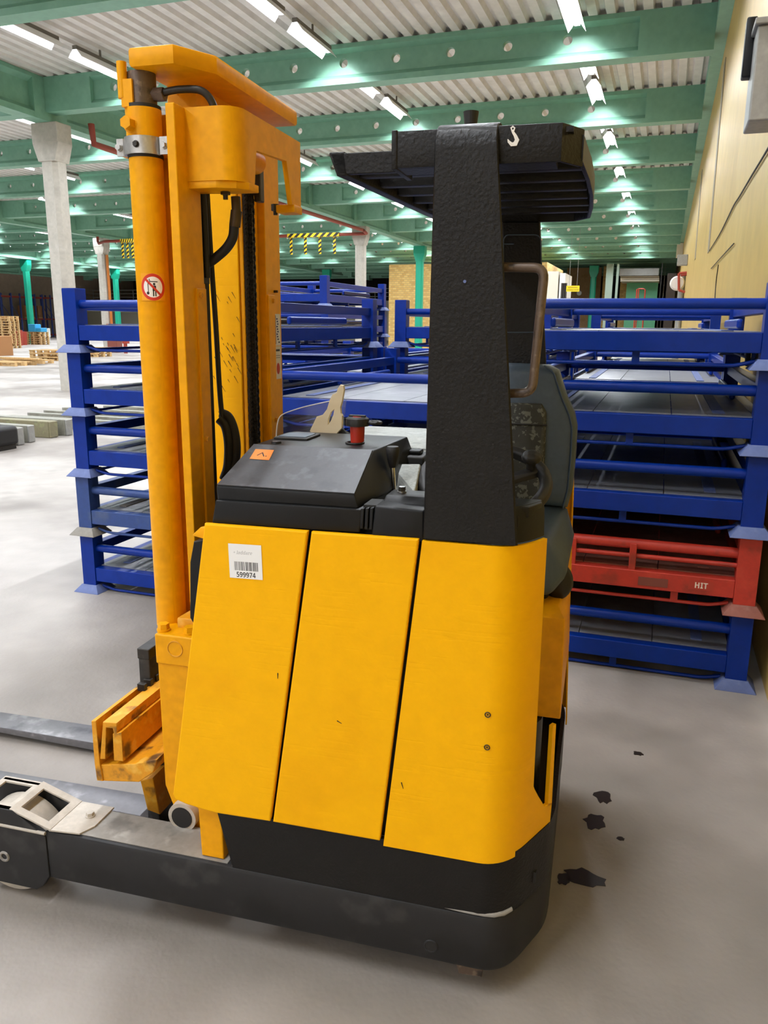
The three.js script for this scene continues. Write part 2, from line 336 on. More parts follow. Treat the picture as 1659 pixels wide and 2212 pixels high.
function lamp(x, y, z, L) {
  const o = battens[L].clone(); o.name = numbered('batten_lamp'); scene.add(o); o.position.set(x, y, z);
  o.userData = { label: 'lit white fluorescent batten lamp with open reflector hung under the roof deck', category: 'lamp', group: 'batten lamps in rows under the roof' };
  const l = new THREE.RectAreaLight(LAMP_COLOR, LAMP_NITS, .09, L - .04); l.position.set(0, -.05, 0); l.rotation.x = -Math.PI / 2; o.add(l);
}
{
  const rows = []; for (let k = 0; k < 12; k++) rows.push(-1.83 - 4.52 * k);
  for (let r = 0; r < rows.length; r++) for (let b = -7; b < 12; b++) {
    const z0 = -15.6 - 4.75 * b;
    if (r === 0 && b < -3 && b > -5 || r > 5 && b < 0 || r > 4 && b < -4 || r > 8 && b < 7 || r < 7 && b > 9) continue;   // the row along the wall skips one unseen bay, tuned for the light
    if (b < 0 || b > 5) lamp(rows[r], DECK - .2, z0 + 2.22, 3); else for (const dz of [1.25, 3.2]) lamp(rows[r], DECK - .2, z0 + dz, 1.5);
  }
}

// ---------------------------------------------------------------- things on the yellow wall
{
  const o = thing('wall_heater', 'grey sheet-metal heater box fixed high on the yellow wall', 'heater', [0, 0, 0]);
  mesh('casing', box(.3, XR - .001, 2.6, 3.03, -4.95, -4.65, .01), M.galv, o);
  mesh('lid', box(.285, XR - .001, 3.03, 3.06, -4.97, -4.63, .006), M.galv, o);
  mesh('motor_cover', hull([[.268, 2.86, -4.9], [.268, 3.12, -4.9], [.3, 2.86, -4.9], [.3, 3.12, -4.9], [.268, 2.86, -4.84], [.268, 3.12, -4.84], [.3, 2.86, -4.84], [.3, 3.12, -4.84]], .01), M.plastic, o);
  const wl = (px, py) => { const p = onX(px, py, XR); return [p.x - .012, p.y, p.z]; };
  tag(mesh('trunking', [cylBoxed(wl(1567, 132), wl(1531, 545), .22)], M.conduit), 'grey-brown flat cable trunking running down the yellow wall', 'trunking');
  tag(mesh('trunking', [cylBoxed(wl(1517, 370), wl(1502, 560), .3)], M.conduit), 'narrow grey trunking on the yellow wall farther from the heater', 'trunking');
  tag(mesh('cable', tube([wl(1534, 542), wl(1560, 500), wl(1590, 440), wl(1600, 425), wl(1630, 375), wl(1659, 328), wl(1700, 255)], .008, 6), M.rubber), 'thin black cable running slantwise across the yellow wall', 'cable');
  tag(mesh('cable', tube([wl(1538, 580), wl(1560, 556), wl(1588, 526)], .006, 6), M.rubber), 'short thin cable end on the yellow wall', 'cable');
  tag(mesh('cable', tube([wl(1546, 652), wl(1549, 610), wl(1554, 572)], .006, 6), M.rubber), 'thin upright cable on the yellow wall above the racks', 'cable');
}
function cylBoxed(a, b, w) { return hull([[a[0], a[1], a[2] - w], [a[0], a[1], a[2] + w], [b[0], b[1], b[2] - w], [b[0], b[1], b[2] + w], [a[0] + .011, a[1], a[2] - w], [a[0] + .011, a[1], a[2] + w], [b[0] + .011, b[1], b[2] - w], [b[0] + .011, b[1], b[2] + w]]); }
{ // fittings farther along the wall
  const s = p => [p.x, p.y, p.z];
  const P = (x, y, X) => onX(x, y, X);
  let a = P(1472, 490, .35); tag(mesh('junction_box', box(.2, XR - .001, 5.5, 6.28, a.z - .5, a.z + .3, .03), M.cream), 'pale square box high up where the green beams meet the yellow wall', 'box');
  const zB = -33; const q = (x, y) => onZ(x, y, zB);
  let b0 = q(1462, 573), b1 = q(1500, 549);
  tag(mesh('control_cabinet', box(b0.x, XR - .001, b0.y, b1.y, zB - .4, zB, .02), M.galv), 'grey metal control cabinet on the yellow wall above the red guard', 'cabinet');
  const o = thing('hose_reel', 'white drum behind red tubular guard bars on the yellow wall', 'hose reel', [0, 0, 0]);
  const c = q(1483, 612);
  mesh('drum', cyl([Math.min(c.x, XR - .3), c.y, zB + .02], [Math.min(c.x, XR - .3), c.y, zB + .25], .27, .22, 20), M.white, o);
  for (const [x0, y0, x1, y1] of [[1466, 592, 1508, 590], [1466, 628, 1508, 632], [1470, 596, 1508, 594]]) { const A = q(x0, y0), B = q(x1, y1); mesh('guard_bar', cyl([A.x, A.y, zB + .4], [XR - .005, B.y, zB + .4], .045), M.rackRed, o); }
  { const A = q(1466, 592), B = q(1466, 628); mesh('guard_bar', cyl([A.x, A.y, zB + .4], [B.x, B.y, zB + .4], .045), M.rackRed, o); }
  const d0 = q(1488, 650), d1 = q(1500, 590);
  tag(mesh('drain_pipe', cyl([XR - .13, 0, zB - .6], [XR - .13, d1.y, zB - .6], .12), M.galv), 'grey upright pipe below the hose reel on the yellow wall', 'pipe');
}

// ---------------------------------------------------------------- far end beyond the racks
{
  const slab = (name, x0, y0, x1, y1, z, depth, m, label, cat) => { const a = onZ(x0, y1, z), b = onZ(x1, y0, z); return tag(mesh(name, box(a.x, b.x, Math.max(0, a.y), b.y, z - depth, z), m), label, cat); };
  const full = (name, x0, x1, top, z, depth, m, label, cat) => { const a = onZ(x0, 640, z), b = onZ(x1, top, z); return tag(mesh(name, box(a.x, b.x, 0, b.y, z - depth, z), m), label, cat); };
  full('brick_room', 840, 1182, 566, -50, 8, M.brickFar, 'yellow brick room standing behind the green column', 'building');
  full('cabin', 1178, 1207, 586, -44, 3, M.cream, 'cream cabin with narrow windows beyond the racks', 'cabin');
  { const a = onZ(1207, 640, -44), b = onZ(1222, 590, -44); const o = thing('office_cabin', 'white panel cabin with three slit windows beside the smoking sign', 'cabin'); mesh('wall', box(a.x, b.x, 0, b.y, -47, -44), M.white, o); for (let k = 0; k < 3; k++) mesh('window', box(a.x + .1 + k * (b.x - a.x) / 3.2, a.x + .22 + k * (b.x - a.x) / 3.2, 2.6, b.y - .5, -43.99, -43.97), M.darkWall, o); }
  full('brick_wall', 1222, 1300, 578, -66, .4, M.brickBrown, 'brown brick wall behind the yellow no-smoking sign', 'wall');
  full('brick_pier', 1300, 1312, 575, -64, .6, M.brickFar, 'pale brick pier beside the grey-green door posts', 'wall');
  full('door_post', 1306, 1326, 570, -58, .4, M.greyGreen, 'wide grey-green door post beyond the racks', 'post');
  full('door_post', 1328, 1338, 570, -58, .4, M.greyGreen, 'narrow grey-green door post beside the wide one', 'post');
  full('brick_wall', 1338, 1424, 580, -64, .4, M.brickFar, 'pale yellow brick wall around the mint green door', 'wall');
  full('sliding_door', 1352, 1422, 610.5, -62, .12, M.mintDoor, 'mint green sliding door in the pale brick wall', 'door');
  slab('air_duct', 1338, 579, 1424, 595.5, -60, 3.7, M.galv, 'long silver ventilation duct above the mint door', 'duct');
  [['upper', 596], ['middle', 600], ['lower', 604]].forEach(([w, y]) => slab('track_rail', 1340, y, 1424, y + 3.9, -60.5, 3.2, M.cream, `pale horizontal track above the mint door, ${w} of three`, 'rail'));
  full('dark_frame', 1424, 1432, 568, -57, .3, M.rubber, 'black upright door frame near the yellow wall', 'frame');
  full('pale_post', 1432, 1438, 572, -57, .3, M.cream, 'pale narrow post beside the black door frame', 'post');
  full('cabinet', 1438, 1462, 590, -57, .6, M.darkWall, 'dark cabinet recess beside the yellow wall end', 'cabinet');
  { const o = thing('red_trolley', 'red tubular trolley frame before the mint green door', 'trolley'); const z = -58; const g = (x, y) => { const p = onZ(x, y, z); return [p.x, p.y, z]; }; mesh('frame', bentRod([[g(1374, 650)[0], 0, z], g(1376, 624), g(1394, 624), [g(1393, 650)[0], 0, z]], .05), M.rackRed, o); mesh('rail', cyl([g(1380, 620)[0], 0, z], g(1380, 624), .04), M.rackRed, o); }
  { const a = onZ(1223, 630, -40), b = onZ(1252, 617, -40), w = b.x - a.x, h = b.y - a.y;
    const o = thing('hanging_sign', 'yellow hanging sign reading RÖKNING FÖRBJUDEN', 'sign', [(a.x + b.x) / 2, (a.y + b.y) / 2, -40]);
    mesh('panel', box(-w / 2, w / 2, -h / 2, h / 2, -.02, 0), M.sigY, o);
    mesh('face', new THREE.PlaneGeometry(w, h).translate(0, 0, .002), canvasMat(256, 128, (x, W, H) => { x.fillStyle = '#f4d41c'; x.fillRect(0, 0, W, H); x.fillStyle = '#6a4a10'; x.font = 'bold 40px sans-serif'; x.textAlign = 'center'; x.fillText('RÖKNING', W / 2, 55); x.fillText('FÖRBJUDEN', W / 2, 105); }), o, true);
    for (const s of [-.3, .3]) mesh('wire', cyl([s * w, h / 2, 0], [s * w, DECK - (a.y + b.y) / 2, 0], .008, .008, 6), M.galv, o); }
  { const c = onZ(1251, 633, -65.5); const o = thing('wall_clock', 'round white wall clock on the brown brick wall', 'clock', [c.x, c.y, -65.55]); mesh('case', cyl([0, 0, -.05], [0, 0, .03], .2, .2, 24), M.galv, o); mesh('dial', cyl([0, 0, .03], [0, 0, .035], .17, .17, 24), M.white, o); }
  // mezzanine at the back with a railing, white parapet wall
  { const zM = -78, top = onZ(250, 650, zM).y; const xa = Math.max(XL + .05, onZ(170, 640, zM).x), xb = onZ(860, 640, zM).x;
    tag(mesh('mezzanine', box(xa, xb, 0, top, zM - 5, zM), M.cream), 'pale mezzanine parapet at the dark end of the hall', 'mezzanine');
    const o = thing('railing', 'grey tubular railing along the dark mezzanine', 'railing');
    const h = onZ(250, 627, zM).y - top;
    for (let k = 0; k < 3; k++) mesh('rail', cyl([xa, top + h * (1 - k * .33), zM + .05], [xb, top + h * (1 - k * .33), zM + .05], .05, .05, 6), M.galv, o);
    for (let x = xa; x <= xb; x += 1.8) mesh('baluster', cyl([x, top, zM + .05], [x, top + h, zM + .05], .05, .05, 6), M.galv, o);
    const w = thing('red_shelf', 'red shelf end seen under the far racks', 'shelf'); const a = onZ(646, 672, zM + 4), b = onZ(680, 664, zM + 4); mesh('board', box(a.x, b.x, a.y, b.y, zM + 2, zM + 4), M.rackRed, w); for (const X of [a.x, b.x - .2]) mesh('leg', box(X, X + .2, 0, a.y, zM + 3.7, zM + 3.9), M.rackRed, w); }
  // pallet racking along the left wall
  { const xw = -61; const P = (x, y) => onX(x, y, xw); const o = thing('pallet_racking', 'blue and red pallet racking along the beige wall', 'racking');
    const zs = [3, 26, 45, 77, 93, 110, 120].map(x => P(x, 680).z), hTop = P(26, 633).y, h1 = P(60, 642).y, h0 = P(60, 689).y;
    for (const z of zs) { mesh('upright', box(xw, xw + .12, 0, hTop, z - .06, z + .06), M.rackBlue, o); mesh('upright', box(xw - 1.2, xw - 1.08, 0, hTop, z - .06, z + .06), M.rackBlue, o); mesh('brace', cyl([xw - .05, h0, z], [xw - 1.15, h0 + 1.5, z], .03, .03, 6), M.rackBlue, o); }
    for (const h of [h1, h0, .25]) { mesh('beam', box(xw + .02, xw + .08, h - .07, h + .07, zs[zs.length - 1], zs[0]), M.rackRed, o); mesh('beam', box(xw - 1.18, xw - 1.12, h - .07, h + .07, zs[zs.length - 1], zs[0]), M.rackRed, o); }
    const c = (px, w, label) => { const p = P(px, 685); const g = thing('cardboard_box', label, 'box', [xw - .55, h0 + .08, p.z]); mesh('carton', box(-.5, .45, .12, 1.25, -w, w, .01), M.card, g); mesh('tape', box(-.505, .455, 1.24, 1.256, -.05, .05), M.dust, g); mesh('pallet', box(-.5, .5, 0, .12, -w, w), M.wood, g); };
    c(68, .65, 'brown carton on the racking beam behind the green column'); c(92, .45, 'brown carton on the racking beam beside the concrete column'); }
}
// pallets
function palletGeo(o, y, s = 1) {
  for (let k = 0; k < 5; k++) mesh('deck_board', box(-.6, .6, y + .122, y + .144, -.4 + k * .2 - .05, -.4 + k * .2 + .05), M.wood, o);
  for (const z of [-.37, 0, .37]) { mesh('bottom_board', box(-.6, .6, y, y + .022, z - .05, z + .05), M.wood, o); for (const x of [-.53, 0, .53]) mesh('block', box(x - .07, x + .07, y + .022, y + .122, z - .05, z + .05), M.wood, o); }
}
const palletProto = new THREE.Group(); palletProto.name = 'pallet'; palletGeo(palletProto, 0);
let nPal = 0;
function pallet(p, y, ry, label, group, sc = 1) { const o = nPal++ ? palletProto.clone() : palletProto; o.name = numbered('wooden_pallet'); o.position.set(p.x, y, p.z); o.rotation.y = ry; o.scale.set(sc, 1, sc); scene.add(o); tag(o, label, 'pallet', group); return o; }
{
  const ord = ['lowest', 'second', 'third', 'fourth', 'fifth', 'sixth', 'seventh', 'eighth', 'ninth', 'tenth', 'eleventh', 'twelfth', 'topmost'];
  let p = onFloor(18, 752); for (let k = 0; k < 13; k++) pallet(p, k * .145, .1 + rr(-.06, .06), `wooden pallet in the tall pile by the green column, ${ord[k]} of the pile`, 'tall pallet pile');
  p = onFloor(100, 752); for (let k = 0; k < 6; k++) pallet({ x: p.x - 6, z: p.z - 6 }, k * .145, rr(-.05, .05), `wooden pallet under the blue boxes, ${ord[k]} of its pile`, 'pallets under the blue boxes');
  const b = { x: p.x - 6, z: p.z - 6 };
  tag(mesh('plastic_crate', box(b.x - .5, b.x + .1, .871, 1.4, b.z - .3, b.z + .3, .03), M.skyBox), 'bright blue plastic crate, the taller one on the pallets', 'crate');
  tag(mesh('plastic_crate', box(b.x + .12, b.x + .6, .871, 1.15, b.z - .3, b.z + .3, .03), M.skyBox), 'bright blue plastic crate, the lower one on the pallets', 'crate');
  tag(mesh('red_bin', [cyl([b.x - .2, 0, b.z + 1.5], [b.x - .2, .9, b.z + 1.5], .45, .5, 18)], M.rackRed), 'red bin in front of the pallets with blue crates', 'bin');
  p = onFloor(38, 746); tag(mesh('red_bin', cyl([p.x, 0, p.z], [p.x, 1, p.z], .35, .4, 18), M.rackRed), 'small red bin beside the tall pallet pile', 'bin');
  const c = onFloor(-6, 768); tag(mesh('cardboard_box', box(c.x - .5, c.x + .5, 0, .9, c.z - .5, c.z + .5, .01), M.card), 'brown carton standing before the tall pallet pile', 'box');
  // long low pallet row
  for (const [px, py, n, w] of [[20, 789, 1, 'farthest from the concrete column'], [60, 785, 1, 'with loose planks on top'], [118, 778, 3, 'beside the concrete column'], [196, 770, 3, 'just past the concrete column']]) { const q = onFloor(px, py); for (let k = 0; k < n; k++) pallet(q, k * .145, .05 * k, `long light wooden pallet ${w}${n > 1 ? ', ' + ['lowest', 'middle', 'top'][k] + ' of three' : ''}`, 'low pallet row', 1.3); }
  const q = onFloor(40, 786); for (let k = 0; k < 2; k++) { const m = tag(mesh('plank', box(-1.6, 1.6, .15 + k * .06, .2 + k * .06, -.1 + k * .3, .1 + k * .3), M.wood), k ? 'upper loose plank on the low pallet row' : 'lower loose plank on the low pallet row', 'plank'); m.position.set(q.x, 0, q.z); m.rotation.y = -.15; }
  // red-brown posts by the column
  const r1 = onFloor(260, 765), r2 = onFloor(272, 763);
  tag(mesh('steel_block', box(-28.2, -27.6, 0, 1.5, -36.7, -36.2, .03), M.rust), 'red-brown steel block beside the orange-piped concrete column', 'post');
  tag(mesh('post_stand', [box(r2.x - .07, r2.x + .07, 0, 1.4, r2.z - .07, r2.z + .07), box(r2.x - .12, r2.x + .2, .5, 1.1, r2.z - .1, r2.z + .1, .02)], M.rackRed), 'thin red post stand between the column and the mast', 'post');
  tag(mesh('drop_pipe', cyl([-28.29, 0, -36.8], [-28.29, 5.05, -36.8], .07), M.orangePost), 'orange-brown pipe running down a concrete column', 'pipe');
}
// sprinkler pipes
tag(mesh('sprinkler_pipe', bentRod([[-12.95, 6.05, -16.6], [-12.95, 5.62, -16.6], [-12.95, 5.62, -34.4]], .075, 8, .1), M.pipeRed), 'long red sprinkler pipe hung under the girder', 'pipe');
const barY = onZ(680, 508, -35.0).y;
tag(mesh('sprinkler_pipe', bentRod([[-28.1, 5.87, -35.9], [-28.1, barY, -35.9], [-27, barY, -35.0], [-12.95, barY, -35.0], [-12.95, 5.62, -34.5]], .07, 8, .1), M.pipeRed), 'red crossing pipe carrying the striped warning bars', 'pipe');
{ const stripes = canvasMat(256, 32, (x, W, H) => { x.fillStyle = '#e8c51c'; x.fillRect(0, 0, W, H); x.fillStyle = '#1b1a18'; for (let k = -1; k < 9; k++) { x.beginPath(); x.moveTo(k * 32, H); x.lineTo(k * 32 + 16, H); x.lineTo(k * 32 + 34, 0); x.lineTo(k * 32 + 18, 0); x.fill(); } });
  const bar = (px0, px1, y, label) => { const z = -35.0, a = onZ(px0, y, z), b = onZ(px1, y, z), w = b.x - a.x; const o = thing('height_barrier', label, 'barrier', [(a.x + b.x) / 2, barY, z]);
    const g = new THREE.BoxGeometry(w, .17, .17); mesh('bar', g, stripes, o, true);
    for (let k = 0; k < 4; k++) { const s = new THREE.BoxGeometry(.13, .75, .02); const u = s.attributes.uv; for (let i = 0; i < u.count; i++) { const a2 = u.getX(i); u.setXY(i, u.getY(i) * .5, a2 * .9); } mesh('strip', s.translate(-w / 2 + w * (.06 + .28 * k), -.45, 0), stripes, o, true); } };
  bar(622, 734, 506, 'black and yellow striped height barrier with hanging strips beyond the mast'); bar(262, 300, 523, 'black and yellow striped height barrier beside the orange-piped column'); }
// white stick furniture near the far tables
{ const p = onFloor(112, 748); const o = thing('white_chair', 'white plastic chair beside the concrete column', 'chair', [p.x - 5, 0, p.z - 5]);
  mesh('seat', box(-.3, .3, .45, .52, -.3, .3, .02), M.white, o); mesh('backrest', box(-.3, .3, .52, 1.1, -.32, -.26, .02), M.white, o); for (const [x, z] of [[-.25, -.25], [.25, -.25], [-.25, .25], [.25, .25]]) mesh('leg', cyl([x, 0, z], [x, .46, z], .03), M.white, o);
  const q = onFloor(95, 747); const t = thing('work_table', 'grey steel work table near the pallets with blue crates', 'table', [q.x - 3, 0, q.z - 9]); mesh('tabletop', box(-1.2, 1.2, .82, .88, -.5, .5), M.galv, t); for (const [x, z] of [[-1.1, -.4], [1.1, -.4], [-1.1, .4], [1.1, .4]]) mesh('leg', box(x - .04, x + .04, 0, .82, z - .04, z + .04), M.galv, t); }
// steel tubes lying on the floor
{
  const g1 = [[145, 942, .13, 'galvanised grey'], [110, 947, .16, 'olive-stained'], [64, 957, .12, 'grey'], [40, 963, .12, 'dull grey'], [16, 972, .14, 'brownish grey']];
  const how = ['nearest the blue racks in its row', 'with a yellowish end', 'third in its row', 'fourth in its row', 'beside the low black machine'];
  g1.forEach(([x, y, w, c], k) => { const p = onFloor(x, y); const o = thing('steel_tube', `${c} rectangular steel tube on the floor, ${how[k]}`, 'steel tube', [p.x, 0, p.z]); const m = k === 1 ? M.olive : M.tubeSteel;
    mesh('tube', box(-6, -.03, 0, .235, -w, 0, .012), m, o); mesh('end_cap', box(-.03, 0, .004, .231, -w + .004, -.004, .01), k === 1 ? M.olive : M.galv, o); });
  const how2 = ['first', 'second', 'third', 'fourth', 'fifth'];
  [[15, 897], [60, 891], [95, 886], [135, 880], [224, 876]].forEach(([x, y], k) => { const p = onFloor(x, y, .16); const o = thing('steel_profile', `grey steel profile on the floor behind the blue racks, ${how2[k]} from the rectangular tubes`, 'steel profile', [p.x, 0, p.z]); mesh('profile', box(0, 3.3, 0, .16, -.1, 0, .01), M.tubeSteel, o); mesh('end_cap', box(-.015, 0, .003, .157, -.097, -.003), M.galv, o); });
  const p = onFloor(-22, 980); const o = thing('floor_machine', 'low black rounded machine beside the steel tubes', 'machine', [p.x - .5, 0, p.z]); mesh('body', box(-.5, .52, .05, .3, -.5, 0, .06), M.rubber, o); mesh('skirt', box(-.5, .48, 0, .06, -.46, -.04), M.steelDark, o);
}

// ---------------------------------------------------------------- blue stacking racks
const TIER = .357;
function rackProto(W, D, mat, deckMat, footMat, extra) {
  const o = new THREE.Group(); o.name = 'rack'; const s = .045;
  const corner = [[0, 0], [W, 0], [0, -D], [W, -D]];
  for (const [x, z] of corner) {
    mesh('post', prism([[x - s, -z - s], [x + s, -z - s], [x + s, -z + s], [x - s, -z + s]], .03, TIER - .002, .004, [[[x - s + .006, -z - s + .006], [x + s - .006, -z - s + .006], [x + s - .006, -z + s - .006], [x - s + .006, -z + s - .006]].reverse()]).rotateX(-Math.PI / 2), mat, o);
    mesh('foot', hull([[x - .085, .001, z - .085], [x + .085, .001, z - .085], [x - .085, .001, z + .085], [x + .085, .001, z + .085], [x - .052, .042, z - .052], [x + .052, .042, z - .052], [x - .052, .042, z + .052], [x + .052, .042, z + .052]], .002), footMat, o);
  }
  for (const z of [0, -D]) {
    const f = z ? -1 : 1, zo = z + f * .01;
    mesh('beam', box(s, W - s, .068, .152, zo - .03, zo + .03, .004), mat, o);
    mesh('rail', cyl([s, .268, z], [W - s, .268, z], .0235, .0235, 14), mat, o);
    mesh('skid_rod', bentRod([[.06, .034, z], [.14, .014, z], [W - .14, .014, z], [W - .06, .034, z]], .0085, 8, .03), mat, o);
    for (const x of extra ? [W * .27, W * .73] : [W * .5]) mesh('strut', box(x - .016, x + .016, .014, .07, z - .008, z + .008), mat, o);
  }
  for (const x of [0, W]) {
    mesh('side_beam', box(x - .03, x + .03, .068, .148, -D + s, -s, .004), mat, o);
    mesh('side_rail', box(x - .028, x + .028, .235, .29, -D + s, -s, .004), mat, o);
    const xi = x ? x - .075 : .075; mesh('guide', box(xi - .015, xi + .015, .165, .215, -D + .3, -.75, .014), mat, o);
    for (const z of [-D * .36, -D * .66]) mesh('strut', box(x - .008, x + .008, .014, .07, z - .02, z + .02), mat, o);
    mesh('skid_rod', bentRod([[x, .034, -.06], [x, .014, -.14], [x, .014, -D + .14], [x, .034, -D + .06]], .0085, 8, .03), mat, o);
  }
  for (let k = 0; k < 3; k++) { const a = .035 + k * (W - .07) / 3; mesh('deck_plate', box(a + .002, a + (W - .07) / 3 - .002, .15, .156, -D + .03, -.02), deckMat, o); }
  for (let k = 0; k < 4; k++) { const z = -D * (.2 + .2 * k); mesh('cross_bar', box(.03, W - .03, .1, .149, z - .02, z + .02), mat, o); }
  for (const x of [W * .16, W * .84]) mesh('deck_strip', box(x - .025, x + .025, .156, .161, -D + .2, -.1), footMat, o);
  if (extra) {
    mesh('stop_bar', cyl([s, .215, .012], [W - s, .215, .012], .011, .011, 10), mat, o);
    for (const x of [W * .3, W * .55]) mesh('stop_post', box(x - .015, x + .015, .15, .275, .018, .034, .003), mat, o);
    const t = canvasMat(128, 48, (x, w, h) => { x.fillStyle = '#b23a2a'; x.fillRect(0, 0, w, h); x.fillStyle = '#e8e0d4'; x.font = 'bold 42px sans-serif'; x.textAlign = 'center'; x.fillText('HIT', w / 2, 39); });
    mesh('lettering', new THREE.PlaneGeometry(.105, .042).translate(W * .83, .112, .0405), t, o, true);
    mesh('tag_plate', box(W * .58, W * .7, .085, .125, .04, .043), M.rust, o); mesh('tag_plate', box(W * .12, W * .16, .085, .135, .04, .043), M.rust, o);
  }
  return o;
}
const RD = 2.0;
const rackKinds = {};
function rack(W, kind) {
  const key = W + kind;
  const p = rackKinds[key] ??= kind === 'red' ? rackProto(W, RD, M.redPaint, M.redDeck, M.redDeck, true) : kind === 'dust' ? rackProto(W, RD, M.blueDust, M.deckPlate, M.footDust) : rackProto(W, RD, M.blue, M.deckPlate, M.pale);
  return p.clone();
}
const tierWord = ['lowest tier', 'second tier from the floor', 'third tier from the floor', 'fourth tier from the floor', 'fifth tier from the floor', 'sixth tier from the floor'];
function stack(x, z, W, n, where, kinds = {}, ry = 0) {
  for (let k = 0; k < n; k++) {
    const kind = kinds[k] || 'blue', o = rack(W, kind); o.name = numbered('stacking_rack'); scene.add(o);
    o.position.set(x + rr(-.008, .008), k * TIER, z + rr(-.008, .008)); o.rotation.y = ry;
    tag(o, `${kind === 'red' ? 'red' : kind === 'dust' ? 'dusty navy' : 'blue'} stacking rack, ${tierWord[k]}, ${where}`, 'rack', kind === 'red' ? undefined : 'racks in the stack ' + where);
  }
}
stack(-3.18, -3.82, 1.05, 5, 'front stack behind the yellow mast', { 1: 'dust' });
stack(-1.94, -3.78, 1.1, 4, 'front stack behind the control console');
stack(-.65, -3.72, 1.08, 5, 'front stack between truck and yellow wall', { 1: 'red' });
stack(-3.18, -6.05, 1.06, 4, 'second row behind the mast stack');
stack(-1.94, -6.02, 1.1, 5, 'second row behind the console stack');
stack(-.66, -5.98, 1.09, 4, 'second row beside the yellow wall');
stack(-4.81, -8.75, 1.06, 6, 'tallest stack in the rear row');
stack(-1.94, -8.35, 1.09, 4, 'third row in the middle');
stack(-.66, -8.3, 1.09, 5, 'third row beside the yellow wall');

{ // strap bracket hanging on the top rack by the wall
  const z = -4.5, a = onZ(1613, 750, z), b = onZ(1641, 786, z);
  const o = thing('hanging_bracket', 'black U-shaped strap bracket hanging under the top rack by the yellow wall', 'bracket', [0, 0, z]), top = 4 * TIER + .0675;
  mesh('strap', box(a.x, a.x + .022, b.y, top, -.03, .03, .004), M.rubber, o); mesh('strap', box(b.x - .022, b.x, b.y, top, -.03, .03, .004), M.rubber, o); mesh('base', box(a.x, b.x, b.y - .012, b.y, -.03, .03, .004), M.rubber, o);
}

// ---------------------------------------------------------------- the reach truck (local x forwards to the forks, y up, z across, away from the camera)
const TO = V3(-0.24233564, 0, -1.60605724), TF = V3(-0.99777324, 0, 0.0666976), TS = V3(-0.0666976, 0, -0.99777324);
const T = thing('reach_truck', 'yellow and black reach truck with seat, mast and lowered forks', 'forklift', TO.toArray(), Math.PI + Math.atan2(.0666976, .99777324));
const tu = (px, py, w) => { const d = ray(px, py), p0 = TO.clone().addScaledVector(TS, w).sub(CAM), t = p0.dot(TS) / d.dot(TS), p = CAM.clone().addScaledVector(d, t).sub(TO); return [p.dot(TF), p.y]; };
const t3 = (px, py, w) => [...tu(px, py, w), w];
const poly = (list, w) => list.map(([x, y]) => tu(x, y, w));
const WC = .512, mirror = w => 2 * WC - w;                          // across: centre line of the truck
const add = (name, geo, mat, parent = T, keep) => mesh(name, geo, mat, parent, keep);

